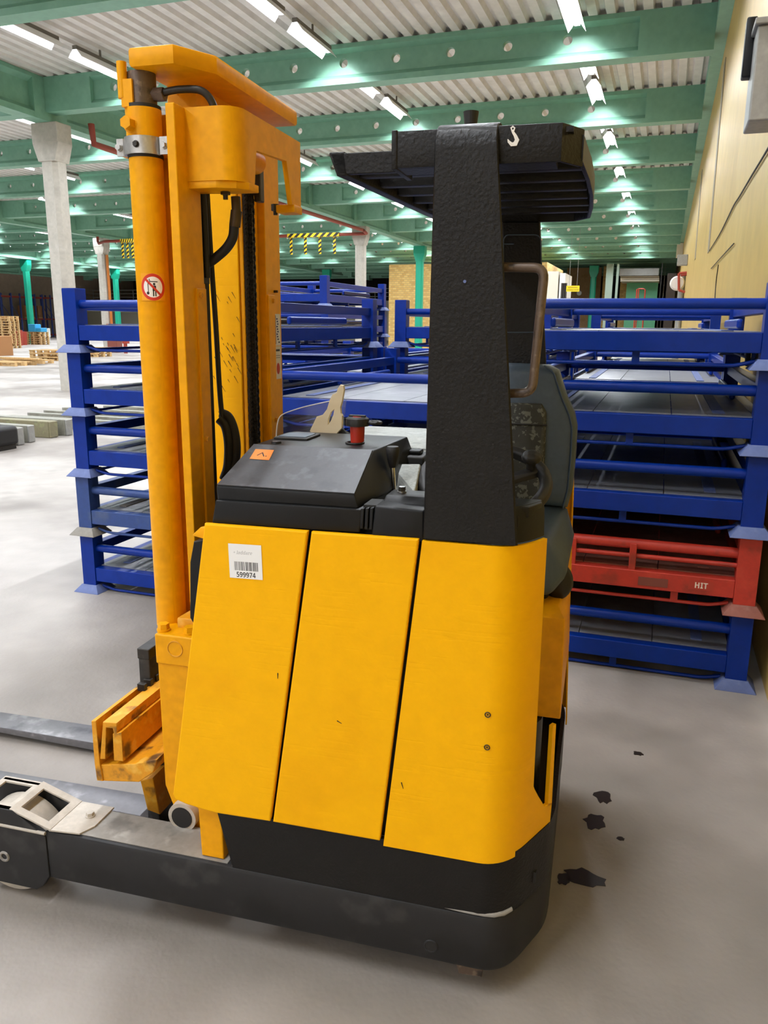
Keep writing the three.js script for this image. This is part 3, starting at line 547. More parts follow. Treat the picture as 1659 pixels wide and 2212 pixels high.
// --- chassis and support legs
{
  const arc = (cx, cz, r, a0, a1, n = 6) => Array.from({ length: n + 1 }, (_, i) => { const a = a0 + (a1 - a0) * i / n; return [cx + Math.cos(a) * r, cz + Math.sin(a) * r]; });
  const H = Math.PI / 2, We = mirror(0);
  const bez = (n, P0, P1, P2) => Array.from({ length: n + 1 }, (_, i) => { const t = i / n; return [0, 1].map(k => (1 - t) * (1 - t) * P0[k] + 2 * t * (1 - t) * P1[k] + t * t * P2[k]); });
  const near = [...bez(8, [.06, 0], [-.002, 0], [-.037, .075]), ...bez(5, [-.075, .16], [-.09, .195], [-.091, .26])];
  const U = [[1.27, 0], ...near, ...near.slice().reverse().map(([a, b]) => [a, We - b]), [1.27, We], [1.27, We - .135], [.62, We - .135], [.62, .135], [1.27, .135]];
  const base = add('chassis', plan(U, .078, .232, .014), M.chassis);
  base.userData.label = 'dark grey steel chassis with support legs';
  add('leg_top_plate', plan([[1.255, .012], [.72, .012], [.72, .128], [1.255, .128]], .2315, .2335), M.chassisDust);
  // drain hole: flat dark disc painted for its shaded depth, in a ring
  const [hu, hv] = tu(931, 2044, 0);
  add('drain_hole', [toCreasedNormals(new THREE.TorusGeometry(.0155, .003, 8, 24), 1).translate(hu, hv, .0005)], M.chassis); add('drain_shade_disc', cyl([hu, hv, -.0012], [hu, hv, .004], .0145, .0145, 20), M.rubber);
  // skirt between legs and panels, round the rear
  const rows = [.225, .3, .392], g = [], rn = [...bez(8, [.065, .018], [.01, .018], [-.027, .093]), ...bez(5, [-.064, .17], [-.079, .203], [-.081, .26])];
  for (const v of rows) { const uL = .705 + (v - .24) * .24; g.push([[uL, v, .018], [.4, v, .018], ...rn.map(([a, b]) => [a, v, b]), [-.079, v, WC], ...rn.slice().reverse().map(([a, b]) => [a, v, mirror(b)]), [.4, v, mirror(.018)], [uL, v, mirror(.018)]]); }
  add('skirt', shell(g, .012), M.black);
  add('weld_bead', tube([[.705, .234, .014], [.5, .234, .014], [.2, .234, .014], [.02, .234, .018], [-.01, .236, .045]], .007, 6), M.bead);
  add('rear_wheel', cyl([.2, .115, .38], [.2, .115, .55], .115, .115, 28), M.rubber);
  const jp = poly([[983, 2078], [1046, 2090], [1040, 2112], [990, 2104]], .02);
  add('jacking_pad', prism(jp.map(([a, b]) => [a, Math.min(b, .085)]), .02, .1, .004), M.worn);
  // load wheels with guards
  for (const side of [0, 1]) {
    const z = w => side ? mirror(w) : w, zz = (a, b) => side ? [mirror(b), mirror(a)] : [a, b];
    const [sp0, sp1] = zz(-.004, .014), [ip0, ip1] = zz(.121, .135);
    const plate = [[1.262, .215], [1.262, .09], [1.285, .055], [1.31, .037], [1.51, .037], [1.545, .08], [1.545, .2], [1.5, .278], [1.365, .278]];
    add('wheel_plate', prism(plate, sp0, sp1, .002), M.chassis); add('wheel_plate', prism(plate, ip0, ip1, .002), M.chassis);
    add('load_wheel', (() => { const a = cyl([1.407, .128, z(.022)], [1.407, .128, z(.113)], .128, .128, 40); return a; })(), M.dust);
    add('wheel_axle', cyl([1.407, .128, z(-.002)], [1.407, .128, z(.137)], .03, .03, 16), M.steelDark);
    const [a, b] = tu(12, 1848, 0); add('axle_bolt', [toCreasedNormals(new THREE.TorusGeometry(.013, .004, 8, 20), 1).translate(a, b, z(-.004))], M.chassisDust);
    add('seam_bead', cyl([1.262, .226, z(-.004)], [1.545, .226, z(-.004)], .005, .005, 6), M.dust);
    // guard: bent plate with two windows over the wheel
    const [g0, g1] = [z(-.002), z(.14)].sort((x, y) => x - y);
    const hole = (x0, x1, y0, y1) => [[x0, y0], [x1, y0], [x1, y1], [x0, y1]].reverse();
    const top = prism([[1.372, g0], [1.505, g0], [1.505, g1], [1.372, g1]], 0, .006, .001, [hole(1.392, 1.485, g0 + .024, g1 - .024)]);
    const slope = prism([[0, g0], [.135, g0], [.135, g1], [0, g1]], 0, .006, .001, [hole(.02, .112, g0 + .024, g1 - .024)]);
    const th = Math.atan2(.042, .128);
    add('wheel_guard', [toCreasedNormals(remap(top, (x, y, q) => [x, .272 + q, y], true), .4), toCreasedNormals(remap(slope, (x, y, q) => [1.374 - Math.cos(th) * x + Math.sin(th) * q * 0, .276 - Math.sin(th) * x + q, y], true), .4), toCreasedNormals(remap(prism([[0, g0], [.09, g0 + .01], [.11, g0 + .05], [.11, g1], [0, g1]], 0, .005, .001), (x, y, q) => [1.25 - x, .2335 + q, y], true), .4)], M.dust);
    add('guard_screw', hexBolt(1.18, .2385, z(.085), .012, .012), M.dust);
  }
}
// --- yellow body panels
{
  const panel = (pts, w = 0, name = 'side_panel') => add(name, prism(poly(pts, w), w - .0, w + .016, .004), M.yellow);
  panel([[441, 1131], [664, 1148], [583, 1775], [466, 1757], [440, 1750], [400, 1737], [378, 1727], [373, 1716]]);
  panel([[672, 1149], [904, 1165], [820, 1817], [589, 1776]]);
  const [uT] = tu(912, 1166, 0), [uB] = tu(828, 1818, 0), vb = .378, vt = 1.146;
  const cham = w => -.006 - (w - .026) * .475, plan0 = Array.from({ length: 11 }, (_, i) => { const t = i / 10; return [(1 - t) * (1 - t) * .07 + 2 * t * (1 - t) * .0063 + t * t * cham(.082), t * t * .082]; });
  const strip = (rows, w0, full) => rows.map(([v, wEnd]) => { const f = (v - vb) / (vt - vb), uL = uB + (uT - uB) * f, r = full ? [[uL, v, 0], [uL - .004, v, 0], [.15, v, 0], ...plan0.map(([a, b]) => [a, v, b])] : []; for (let k = full ? 1 : 0; k <= 5; k++) { const w = w0 + (wEnd - w0) * k / 5; r.push([cham(w), v, w]); } return r; });
  const rowsV = [[vt, .1], [1.05, .1], [.9, .1], [.75, .101], [.6, .102], [.535, .103], [.525, .108], [.5, .124], [.47, .145], [.45, .158], [.444, .192], [.41, .19], [vb, .188]];
  add('corner_panel', shell(strip(rowsV, .082, true), .01), M.yellow).userData.label = 'rounded yellow corner panel';
  add('corner_strip', shell(strip([[.66, .188], [.55, .19], [.44, .192]], .174, false), .01), M.yellow);
  for (const [x, y] of [[1053.5, 1544], [1052, 1614.5]]) { const [a, b] = tu(x, y, 0); add('panel_screw', [toCreasedNormals(new THREE.TorusGeometry(.0058, .0014, 6, 20), 1).translate(a, b, -.0004), cyl([a, b, -.0006], [a, b, .002], .0022, .0022, 10)], M.brass); }
  // scratches
  for (const [x, y, dx, dy] of [[733, 1560, 5, 3], [869, 1697, 2, 7], [600, 1460, 0, 6]]) { const a = t3(x - dx, y - dy, -.0006), b = t3(x + dx, y + dy, -.0006); add('paint_chip', cyl(a, b, .0012, .0006, 6), M.rubber); }
  // label sticker
  const q = [[487, 1170], [571, 1168], [574, 1256], [491, 1257]].map(([x, y]) => tu(x, y, 0));
  const [sw, sh] = [.083, .083], cx = (q[0][0] + q[2][0]) / 2, cy = (q[0][1] + q[2][1]) / 2;
  const sm = canvasMat(512, 512, (x, W, H) => {
    x.fillStyle = '#eceef0'; x.fillRect(0, 0, W, H); x.fillStyle = '#222'; let s = 3; const r = () => { s = (s * 16807) % 2147483647; return s / 2147483647; };
    let p = 80; while (p < 455) { const w = 3 + r() * 9; x.fillRect(p, 262, Math.min(w, 460 - p), 132); p += w + 3 + r() * 9; }
    x.font = 'bold 106px sans-serif'; x.textAlign = 'center'; x.save(); x.translate(W / 2, 492); x.scale(.86, 1); x.fillText('599974', 0, 0); x.restore();
    x.strokeStyle = '#9a9ca0'; x.lineWidth = 4; x.font = 'italic 66px serif'; x.fillStyle = '#a0a2a6'; x.fillText('+ laddare', W * .42, 150);
  });
  const st = new THREE.PlaneGeometry(sw, sh).rotateY(Math.PI).rotateZ(-.02).translate(cx, cy, -.0012);
  add('label_sticker', st, sm, T, true).userData.label = 'white barcode label reading 599974';
  // inner body behind the gaps and behind the left edge
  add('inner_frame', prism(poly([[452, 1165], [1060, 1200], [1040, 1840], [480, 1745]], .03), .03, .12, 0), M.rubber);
  add('gap_strip', prism(poly([[662, 1235], [668, 1235], [598, 1755], [592, 1755]], .016), .018, .026), M.mast);
  add('front_foot', prism([[.798, .235], [.735, .235], [.735, .41], [.803, .41]], .02, .11, .004), M.mast);
  add('front_bracket', hull([[.775, 1.11, .02], [.755, 1.128, .02], [.72, 1.13, .02], [.72, 1.1, .02], [.775, 1.1, .1], [.755, 1.12, .1], [.72, 1.1, .1], [.72, 1.08, .1]], .003), M.mast);
  add('front_cover', prism(poly([[418, 1170], [450, 1165], [450, 1400], [410, 1335], [410, 1215]], .05), .05, .14, .003), M.plastic);
  // entrance at the rear: inner wall, step, far side sheet
  add('battery_box', hull([[-.083, .57, .4], [.55, .57, .4], [-.078, .85, .4], [.55, .85, .4], [-.083, .57, .95], [.55, .57, .95], [-.07, .87, .95], [.55, .87, .95], [-.06, .865, .45], [.55, .865, .45]], .004), M.mast);
  add('drive_motor', cyl([.06, .28, .42], [.06, .56, .42], .1, .1, 24), M.steelDark); add('motor_cap', cyl([.05, .28, .4], [.05, .34, .4], .08, .08, 24), M.chassisDust);
  add('floor_plate', box(-.06, .6, .26, .29, .12, .95), M.rubber);
  add('seat_pedestal', box(-.03, .45, .865, .9, .52, .93, .01), M.mast);
  add('far_side_panel', prism([[-.092, .3], [.7, .3], [.7, 1.1], [-.05, 1.1], [-.068, 1.085], [-.07, 1.0]], mirror(.016), mirror(0), .003), M.yellow);
  add('rear_side_sheet', shell([[[-.096, .25, .98], [-.078, .7, .98], [-.068, 1.08, .98], [-.066, 1.12, .99]].map(p => p), [[-.096, .25, 1.015], [-.078, .7, 1.015], [-.068, 1.08, 1.015], [-.066, 1.12, 1.01]]].map(r => r), .004), M.yellow);
}
// --- black console on top of the panels
const console_ = new THREE.Group(); console_.name = 'console'; T.add(console_);
{
  const c = console_;
  const at = (px, py, w) => t3(px, py, w);
  const rimB = [at(463, 1127, .02), at(775, 1147, .02)], rimT = [at(470, 1083, .02), at(779, 1103, .02)];
  const back = (p, w, v) => [p[0], v ?? p[1], w];
  add('console_rim', hull([...rimB, ...rimT, back(rimB[0], .5), back(rimB[1], .5), back(rimT[0], .5), back(rimT[1], .5)], .004), M.plastic, c);
  const n0 = at(476, 1076, .028), n1 = at(770, 1093, .028), m0 = at(474, 1056, .03), m1 = at(764, 1068, .03), f0 = at(553, 966, .2), f1 = at(803, 977, .2);
  const vt = (f0[1] + f1[1]) / 2; m0[1] = m1[1] = (m0[1] + m1[1]) / 2;
  const hoodPts = [n0, n1, m0, m1, [f0[0], vt, .2], [f1[0], vt, .2], [f0[0], vt, .46], [f1[0] - .02, vt, .46], [n0[0], n0[1], .5], [n1[0] - .03, n1[1], .5], [n1[0] - .02, n1[1], .2]];
  add('console_hood', hull(hoodPts, .006), M.plastic, c);
  { // plate added on the hood slope: dust, plus lamp sheen in its lighter grey
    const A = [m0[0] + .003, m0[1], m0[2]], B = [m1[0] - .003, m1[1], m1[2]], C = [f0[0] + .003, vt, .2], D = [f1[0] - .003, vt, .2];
    add('hood_face', hull([A, B, C, D, ...[A, B, C, D].map(p => [p[0], p[1] + .0062, p[2] - .0045])].map(p => [p[0], p[1] + .0016, p[2] - .001])), M.plasticDustSheen, c).userData.label = 'dusty sloping face of the console hood with sheen in its colour';
  }
  // display, cap, orange tag
  add('display_frame', [box(f0[0] - .1, f0[0] - .005, vt + .005, vt + .012, .3, .4, .003)], M.rubber, c); add('display', box(f0[0] - .09, f0[0] - .015, vt + .0118, vt + .0135, .312, .388), M.vinyl, c);
  add('round_cap', cyl([f0[0] - .04, vt + .004, .235], [f0[0] - .04, vt + .011, .235], .014, .012, 20), M.plastic, c);
  { // orange sticker on the slope
    const A = V3(...m0), B = V3(m1[0], m0[1], m0[2]), C = V3(f0[0], vt, .2); const nrm = V3(1, 0, 0).cross(V3(0, vt - m0[1], .2 - m0[2])).normalize(); if (nrm.y < 0) nrm.negate();
    const slopeAt = (px, py) => { const d = ray(px, py), dl = V3(d.dot(TF), d.y, d.dot(TS)), o = CAM.clone().sub(TO), ol = V3(o.dot(TF), o.y, o.dot(TS)), P0 = V3(...m0).addScaledVector(nrm, .0105), t = P0.clone().sub(ol).dot(nrm) / dl.dot(nrm); return ol.addScaledVector(dl, t); };
    const q = [[539, 991], [581, 994], [592, 972], [552, 970]].map(p => slopeAt(...p));
    const g = new THREE.BufferGeometry(); g.setAttribute('position', new THREE.Float32BufferAttribute([q[0], q[1], q[2], q[0], q[2], q[3]].flatMap(p => p.toArray()), 3)); g.setAttribute('uv', new THREE.Float32BufferAttribute([0, 0, 1, 0, 1, 1, 0, 0, 1, 1, 0, 1], 2)); g.computeVertexNormals();
    add('orange_tag', g, canvasMat(128, 96, (x, W, H) => { x.fillStyle = '#ee8a3c'; x.fillRect(0, 0, W, H); x.strokeStyle = '#222'; x.lineWidth = 7; x.beginPath(); x.moveTo(36, 60); x.lineTo(62, 32); x.lineTo(84, 66); x.stroke(); x.fillStyle = '#222'; x.fillRect(92, 58, 8, 8); }), c, true).userData.label = 'orange paper tag with a handwritten one';
  }
  // vent fins
  for (let k = 0; k < 4; k++) add('vent_fin', hull([at(779 + k * 10, 1141 + k, .018), at(783 + k * 10, 1141 + k, .018), at(781 + k * 10, 1100 - k * .5, .018), at(785 + k * 10, 1100 - k * .5, .018), ...[[779 + k * 10, 1141 + k], [781 + k * 10, 1100]].map(([x, y]) => { const p = at(x, y, .018); return [p[0], p[1], .09]; })], .0015), M.plastic, c);
  add('vent_base', prism(poly([[776, 1143], [812, 1146], [818, 1092], [786, 1090]], .035), .035, .1), M.rubber, c);
  // control block
  const b0 = at(808, 1157, .015), b1 = at(912, 1166, .015), b2 = at(912, 1107, .015), b3 = at(815, 1096, .015);
  add('control_block', hull([b0, b1, b2, b3, ...[b0, b1].map(p => [p[0], p[1], .2]), [b2[0], b2[1], .1], [b3[0], b3[1], .1]], .005), M.plastic, c);
  const k0 = at(826, 1098, .05), k1 = at(914, 1110, .05);
  add('block_ridge', hull([k0, k1, [k0[0] - .005, k0[1] + .022, .075], [k1[0], k0[1] + .022, .075], [k0[0] - .005, k0[1] + .022, .14], [k1[0], k0[1] + .022, .14], [k0[0], k0[1], .14], [k1[0], k1[1], .14]], .004), M.plastic, c);
  { const p = at(867, 1080, .1); add('block_bolt', hexBolt(p[0], k0[1] + .027, .105, .009, .014), M.chrome, c); }
  // emergency switch
  { const p = at(772, 963, .3), v = vt + .006; add('switch_body', [cyl([p[0], v, .3], [p[0], v + .045, .3], .017, .019, 24)], M.red, c); add('switch_knob', toCreasedNormals(new THREE.LatheGeometry([[0, 0], [.03, .0], [.031, .006], [.029, .018], [.024, .022], [0, .022]].map(q => new THREE.Vector2(...q)), 28), .5).translate(p[0], v + .045, .3), M.rubber, c); add('switch_bar', box(p[0] - .022, p[0] + .022, v + .066, v + .072, .295, .305, .002), M.rubber, c); add('switch_mark', cyl([p[0], v + .0665, .3], [p[0], v + .0685, .3], .012, .012, 20), M.red, c); add('switch_ring', toCreasedNormals(new THREE.TorusGeometry(.016, .0045, 8, 24), 1).rotateX(Math.PI / 2).translate(p[0] - .042, v + .053, .31), M.rubber, c); add('switch_seat', toCreasedNormals(new THREE.TorusGeometry(.022, .003, 8, 24), 1).rotateX(Math.PI / 2).translate(p[0] + .004, v + .002, .292), M.rubber, c); }
  // inner console with lever
  const g0 = at(846, 1006, .36), g1 = at(905, 1006, .36), g2 = at(860, 1078, .3), g3 = at(888, 1050, .3);
  add('lever_panel', hull([g0, g1, [g2[0], g2[1], .24], [g3[0] - .02, g3[1], .24], [g0[0], g0[1] - .1, .45], [g1[0], g1[1] - .1, .45], [g2[0], g2[1] - .05, .45], [g3[0], g3[1] - .08, .45]], .004), M.mat, c);
  { const a = at(852, 1062, .25), b = at(848, 1008, .25), d = at(850, 966, .25); add('lever_stem', cyl(a, b, .006, .006, 12), M.chrome, c);
    const kn = new THREE.LatheGeometry([[0, 0], [.008, 0], [.011, .01], [.016, .035], [.0165, .046], [.014, .052], [0, .053]].map(q => new THREE.Vector2(...q)), 20); add('lever_knob', toCreasedNormals(kn, .6).translate(b[0], b[1] - .002, .25), M.rubber, c); }
  { const p = at(862, 984, .45); add('switch_pad', box(p[0] - .075, p[0] + .035, p[1] - .02, p[1] + .004, .42, .52, .006), M.rubber, c); add('switch_cap', box(p[0] - .06, p[0] - .025, p[1] + .004, p[1] + .016, .45, .49, .005), M.plastic, c); add('switch_cap', hull([[p[0] - .01, p[1] + .004, .44], [p[0] + .025, p[1] + .004, .44], [p[0] - .01, p[1] + .004, .5], [p[0] + .025, p[1] + .004, .5], [p[0] + .002, p[1] + .02, .46], [p[0] + .014, p[1] + .02, .46], [p[0] + .002, p[1] + .02, .49], [p[0] + .014, p[1] + .02, .49]], .003), M.plastic, c); }
  // grey padded cover on the far side
  { const v = 1.25, far = .98; add('padded_cover', hull([[.25, v - .05, .53], [.6, v - .05, .53], [.25, v, .55], [.6, v, .55], [.3, v - .05, far], [.64, v - .05, far], [.3, v, far - .02], [.64, v, far - .02]], .014), M.mat, c).userData.label = 'light grey padded cover'; add('cover_edge', box(.22, .66, v - .09, v - .055, .52, .985, .01), M.rubber, c); }
  add('console_base', box(.22, .7, 1.0, 1.16, .05, .98, .01), M.rubber, c);
  // clear acrylic screen
  const wS = .62, sc = poly([[594, 958], [600, 913], [606, 899], [640, 884], [700, 870], [742, 860], [748, 864], [744, 900], [740, 958]], wS);
  const mS = add('acrylic_screen', prism(sc, wS, wS + .004), M.acrylic, c); mS.userData.label = 'clear acrylic screen';
  { const a = tu(606, 899, wS), b = tu(742, 860, wS), d = tu(596, 950, wS); add('screen_edge', tube([[d[0], d[1], wS], [...tu(600, 913, wS), wS], [a[0], a[1], wS], [...tu(640, 884, wS), wS], [b[0], b[1], wS]], .0018, 6, 8), M.white, c); }
  // plywood holder shaped like two fingers
  const hand = poly([[669, 931], [684, 900], [697, 896], [706, 884], [712, 864], [718, 852], [727, 848], [729, 840], [735, 831], [741, 833], [743, 842], [739, 866], [735, 880], [736, 893], [739, 898], [738, 925], [712, 953], [685, 953]], .5);
  add('plywood_holder', prism(hand, .5, .513, .001, [poly([[722, 884], [715, 890], [709, 905], [708, 918], [714, 910], [720, 896]], .5)]), M.ply, c).userData.label = 'plywood holder';
  { const p = at(640, 948, .5); add('wood_block', box(p[0] - .02, p[0] + .025, p[1] - .008, p[1] + .008, .5, .56, .004), M.wood, c); add('holder_bracket', hull([at(666, 935, .52), at(680, 955, .52), at(740, 928, .52), at(760, 955, .52), at(660, 955, .52), ...[[660, 955], [760, 955]].map(([x, y]) => { const q = at(x, y, .52); return [q[0], q[1], .58]; })], .003), M.rubber, c); }
}
// --- steering wheel
{
  const s = new THREE.Group(); s.name = 'steering_wheel'; T.add(s);
  const p = tu(1046, 1038, .36); s.position.set(p[0], p[1], .36); s.rotation.set(-.42, 0, .06);
  mesh('rim', toCreasedNormals(new THREE.TorusGeometry(.155, .0165, 14, 48), 1).rotateX(Math.PI / 2), M.rubber, s);
  for (let k = 0; k < 3; k++) { const a = k * 2.094 + .5; mesh('spoke', hull([[0, -.03, 0], [.01, -.02, .01], [Math.cos(a) * .15, .004, Math.sin(a) * .15], [Math.cos(a + .12) * .15, .004, Math.sin(a + .12) * .15], [Math.cos(a) * .15, -.006, Math.sin(a) * .15], [Math.cos(a + .12) * .15, -.006, Math.sin(a + .12) * .15]], .006), M.rubber, s); }
  mesh('hub', cyl([0, -.05, 0], [0, 0, 0], .045, .035, 20), M.plastic, s);
  mesh('column', cyl([0, -.2, 0], [0, -.04, 0], .03, .03, 16), M.plastic, s);
  mesh('spinner_knob', [cyl([-.11, .012, .06], [-.11, .035, .06], .012, .012, 12), toCreasedNormals(new THREE.SphereGeometry(.026, 20, 12).scale(1, .6, 1), 1).translate(-.11, .045, .06)], M.rubber, s);
}
// --- black corner trim on the rear panel
{
  const pl = [...Array.from({ length: 9 }, (_, i) => { const t = i / 8; return [(1 - t) * (1 - t) * .06 + 2 * t * (1 - t) * .01 - t * t * .026, .004 + t * t * .078]; }), [-.036, .103]];
  const ring = (v, i) => [...pl.map(([a, b]) => [a + i * .6, v, b + i * .8])];
  add('corner_trim', shell([ring(1.226, .02), ring(1.212, .008), ring(1.15, .004)], .018), M.plastic);
  add('trim_top', hull([[.1, 1.205, .04], [.1, 1.222, .04], [.0, 1.205, .05], [.0, 1.222, .05], [.1, 1.205, .13], [.1, 1.222, .13], [-.022, 1.205, .1], [-.022, 1.222, .1], [-.02, 1.222, .13]], .003), M.plastic);
  add('trim_block', hull([[.055, 1.185, .03], [.02, 1.185, .03], [.055, 1.205, .03], [.02, 1.205, .03], [.055, 1.185, .1], [.0, 1.185, .1], [.055, 1.205, .1], [.0, 1.205, .1]], .004), M.plastic);
}
// --- overhead guard and its pillars
const guard = new THREE.Group(); guard.name = 'overhead_guard'; T.add(guard);
{
  const pillar = (far) => {
    const L = v => .216 - (v - 1.15) * .008, R = v => .0135 + (v - 1.15) * .094, rows = [];
    const path = []; for (const v of [1.151, 1.3, 1.5, 1.7, 1.85, 1.93]) path.push([v, 0]);
    for (let k = 1; k <= 8; k++) { const a = k / 8 * Math.PI / 2; path.push([1.93 + .052 * Math.sin(a), .052 * (1 - Math.cos(a))]); }
    path.push([1.982, .12], [1.982, .2]);
    const u = (s, v) => { const l = L(Math.min(v, 1.98)), r = R(Math.min(v, 1.96)); return l + (r - l) * s; };
    for (const [v, w] of path) rows.push([0, .02, .5, .98, 1].map(s => [u(s, v), v, (s === 0 || s === 1 ? .004 : 0) + w].map((x, i) => i === 2 && far ? mirror(x) : x)));
    return add('pillar', shell(far ? rows : rows.slice().reverse(), .045), M.black, guard);
  };
  pillar(false).userData.label = 'broad tapered black pillar'; pillar(true);
  for (const [x, y] of [[1004, 608], [946, 960], [1065, 960], [938, 996], [954, 998]]) { const [a, b] = tu(x, y, 0); add('rivet_hole', cyl([a, b, -.0008], [a, b, .002], x === 1004 ? .0032 : .0018, x === 1004 ? .0032 : .0018, 10), x === 1004 ? M.pale : M.rubber, guard); }
  // near fascia, rear chamfer, far fascia
  const v0 = 1.902, v1 = 1.97;
  add('fascia', [plan([[.298, .02], [-.03, .02], [-.068, .085], [-.058, .085], [-.026, .03], [.298, .03]].map(p => p), v0, v1, .002)], M.black, guard);
  add('fascia', [plan([[-.068, .08], [-.078, .3], [-.082, .52], [-.078, .74], [-.066, .95], [-.02, 1.02], [.38, 1.02], [.38, 1.01], [-.016, 1.01], [-.056, .945], [-.068, .74], [-.072, .52], [-.068, .3], [-.058, .08]].reverse(), v0 + .01, v1 - .01, .002)], M.black, guard);
  add('fascia_return', hull([[.298, v0, .02], [.298, v1, .02], [.298, v0, .15], [.298, v1, .15], [.29, v0, .02], [.29, v1, .02], [.29, v0, .15], [.29, v1, .15]], .002), M.black, guard);
  add('fascia_lip', box(-.02, .298, v0, v0 + .01, .03, .1), M.black, guard);
  // lower front frame
  const nl = tu(715, 333, .12), nb = tu(731, 378, .12);
  add('front_frame', prism([nl, [.2, nl[1]], [.2, nb[1]], nb], .115, .13, .002), M.black, guard);
  const slantEnd = [.335, 1.0]; const lo = nb[1], hi = lo + .028;
  add('front_bar', hull([[nb[0], lo, .118], [nl[0], nl[1], .118], [nb[0] - .02, lo, .118], [nl[0] - .03, nl[1], .118], [slantEnd[0] + .05, lo, .9], [slantEnd[0] + .06, hi + .02, .9], [slantEnd[0] + .03, lo, .9], [slantEnd[0] + .03, hi + .02, .9]], .003), M.black, guard);
  add('front_bar', hull([[slantEnd[0] + .05, lo, .9], [slantEnd[0] + .06, hi + .02, .9], [slantEnd[0] + .03, lo, .9], [slantEnd[0] + .03, hi + .02, .9], [slantEnd[0] - .03, lo, 1.01], [slantEnd[0] - .03, hi + .02, 1.01], [slantEnd[0] - .05, lo, 1.01], [slantEnd[0] - .05, hi + .02, 1.01]], .003), M.black, guard);
  for (const w of [.2, .33, .46, .59, .72, .85]) { const uF = nb[0] + (slantEnd[0] + .05 - nb[0]) * (w - .118) / .78; add('roof_bar', hull([[uF - .015, lo + .008, w - .012], [uF - .015, lo + .008, w + .012], [uF - .015, lo + .05, w - .012], [uF - .015, lo + .05, w + .03], [-.064, lo + .008, w - .012], [-.064, lo + .008, w + .012], [-.064, lo + .05, w - .012], [-.064, lo + .05, w + .03]], .003), M.black, guard); }
  add('roof_plate', box(-.05, .29, 1.955, 1.965, .03, 1.0), M.black, guard);
  // beacon stub
  { const p = tu(1017, 266, .2); add('beacon_socket', toCreasedNormals(new THREE.LatheGeometry([[.013, 0], [.013, .012], [.0165, .042], [.0145, .042], [.011, .02], [0, .02]].map(q => new THREE.Vector2(...q)), 20), .5).translate(p[0], p[1] - .02, .2), M.rubber, guard); }
  // white lifting hook mark
  { const w = .0185, P = (x, y) => { const [a, b] = tu(x, y, w); return [a, b, w]; };
    add('hook_mark', prism((() => { const c = [[1108, 276, 7], [1108, 285, 3.5], [1113, 293, 4.5], [1117, 302, 6], [1113, 311, 6.5], [1105, 312, 5.5], [1099, 306, 3.5], [1097, 301, 1.2]]; const l = [], r = []; for (let i = 0; i < c.length; i++) { const a = c[Math.max(0, i - 1)], b = c[Math.min(c.length - 1, i + 1)], dx = b[0] - a[0], dy = b[1] - a[1], n = Math.hypot(dx, dy), k = c[i][2] * .78; l.push([c[i][0] - dy / n * k, c[i][1] + dx / n * k]); r.unshift([c[i][0] + dy / n * k, c[i][1] - dx / n * k]); } return [[1108, 271.5], ...l, ...r].map(([x, y]) => tu(x, y, w)); })(), w - .001, w + .0006, 0, [{ x: tu(1108, 278, w)[0], y: tu(1108, 278, w)[1], r: .0018 }]), M.white, guard).userData.label = 'white lifting hook mark'; }
  // grab handle
  { const w = .05; add('grab_handle', bentRod([[...tu(1085, 577, w), w], [...tu(1177, 579, w), w - .005], [...tu(1150, 848, w), w - .005], [...tu(1098, 850, w), w]], .0095, 12, .022), M.worn, guard).userData.label = 'worn grab handle'; }
  // back panel between far pillar and seat
  add('back_panel', prism(poly([[1086, 480], [1166, 480], [1180, 790], [1095, 790]], .965), .955, .975, .003), M.black, guard);
  add('panel_line', [bentRod([[...tu(1088, 600, .954), .954], [...tu(1088, 507, .954), .954], [...tu(1168, 507, .954), .954], [...tu(1170, 600, .954), .954]], .002, 6, .02), ], M.vinyl, guard);
  add('panel_line', cyl([...tu(1088, 527, .954), .954], [...tu(1110, 527, .954), .954], .0018), M.vinyl, guard); add('panel_line', cyl([...tu(1092, 718, .954), .954], [...tu(1160, 718, .954), .954], .0018), M.vinyl, guard);
}
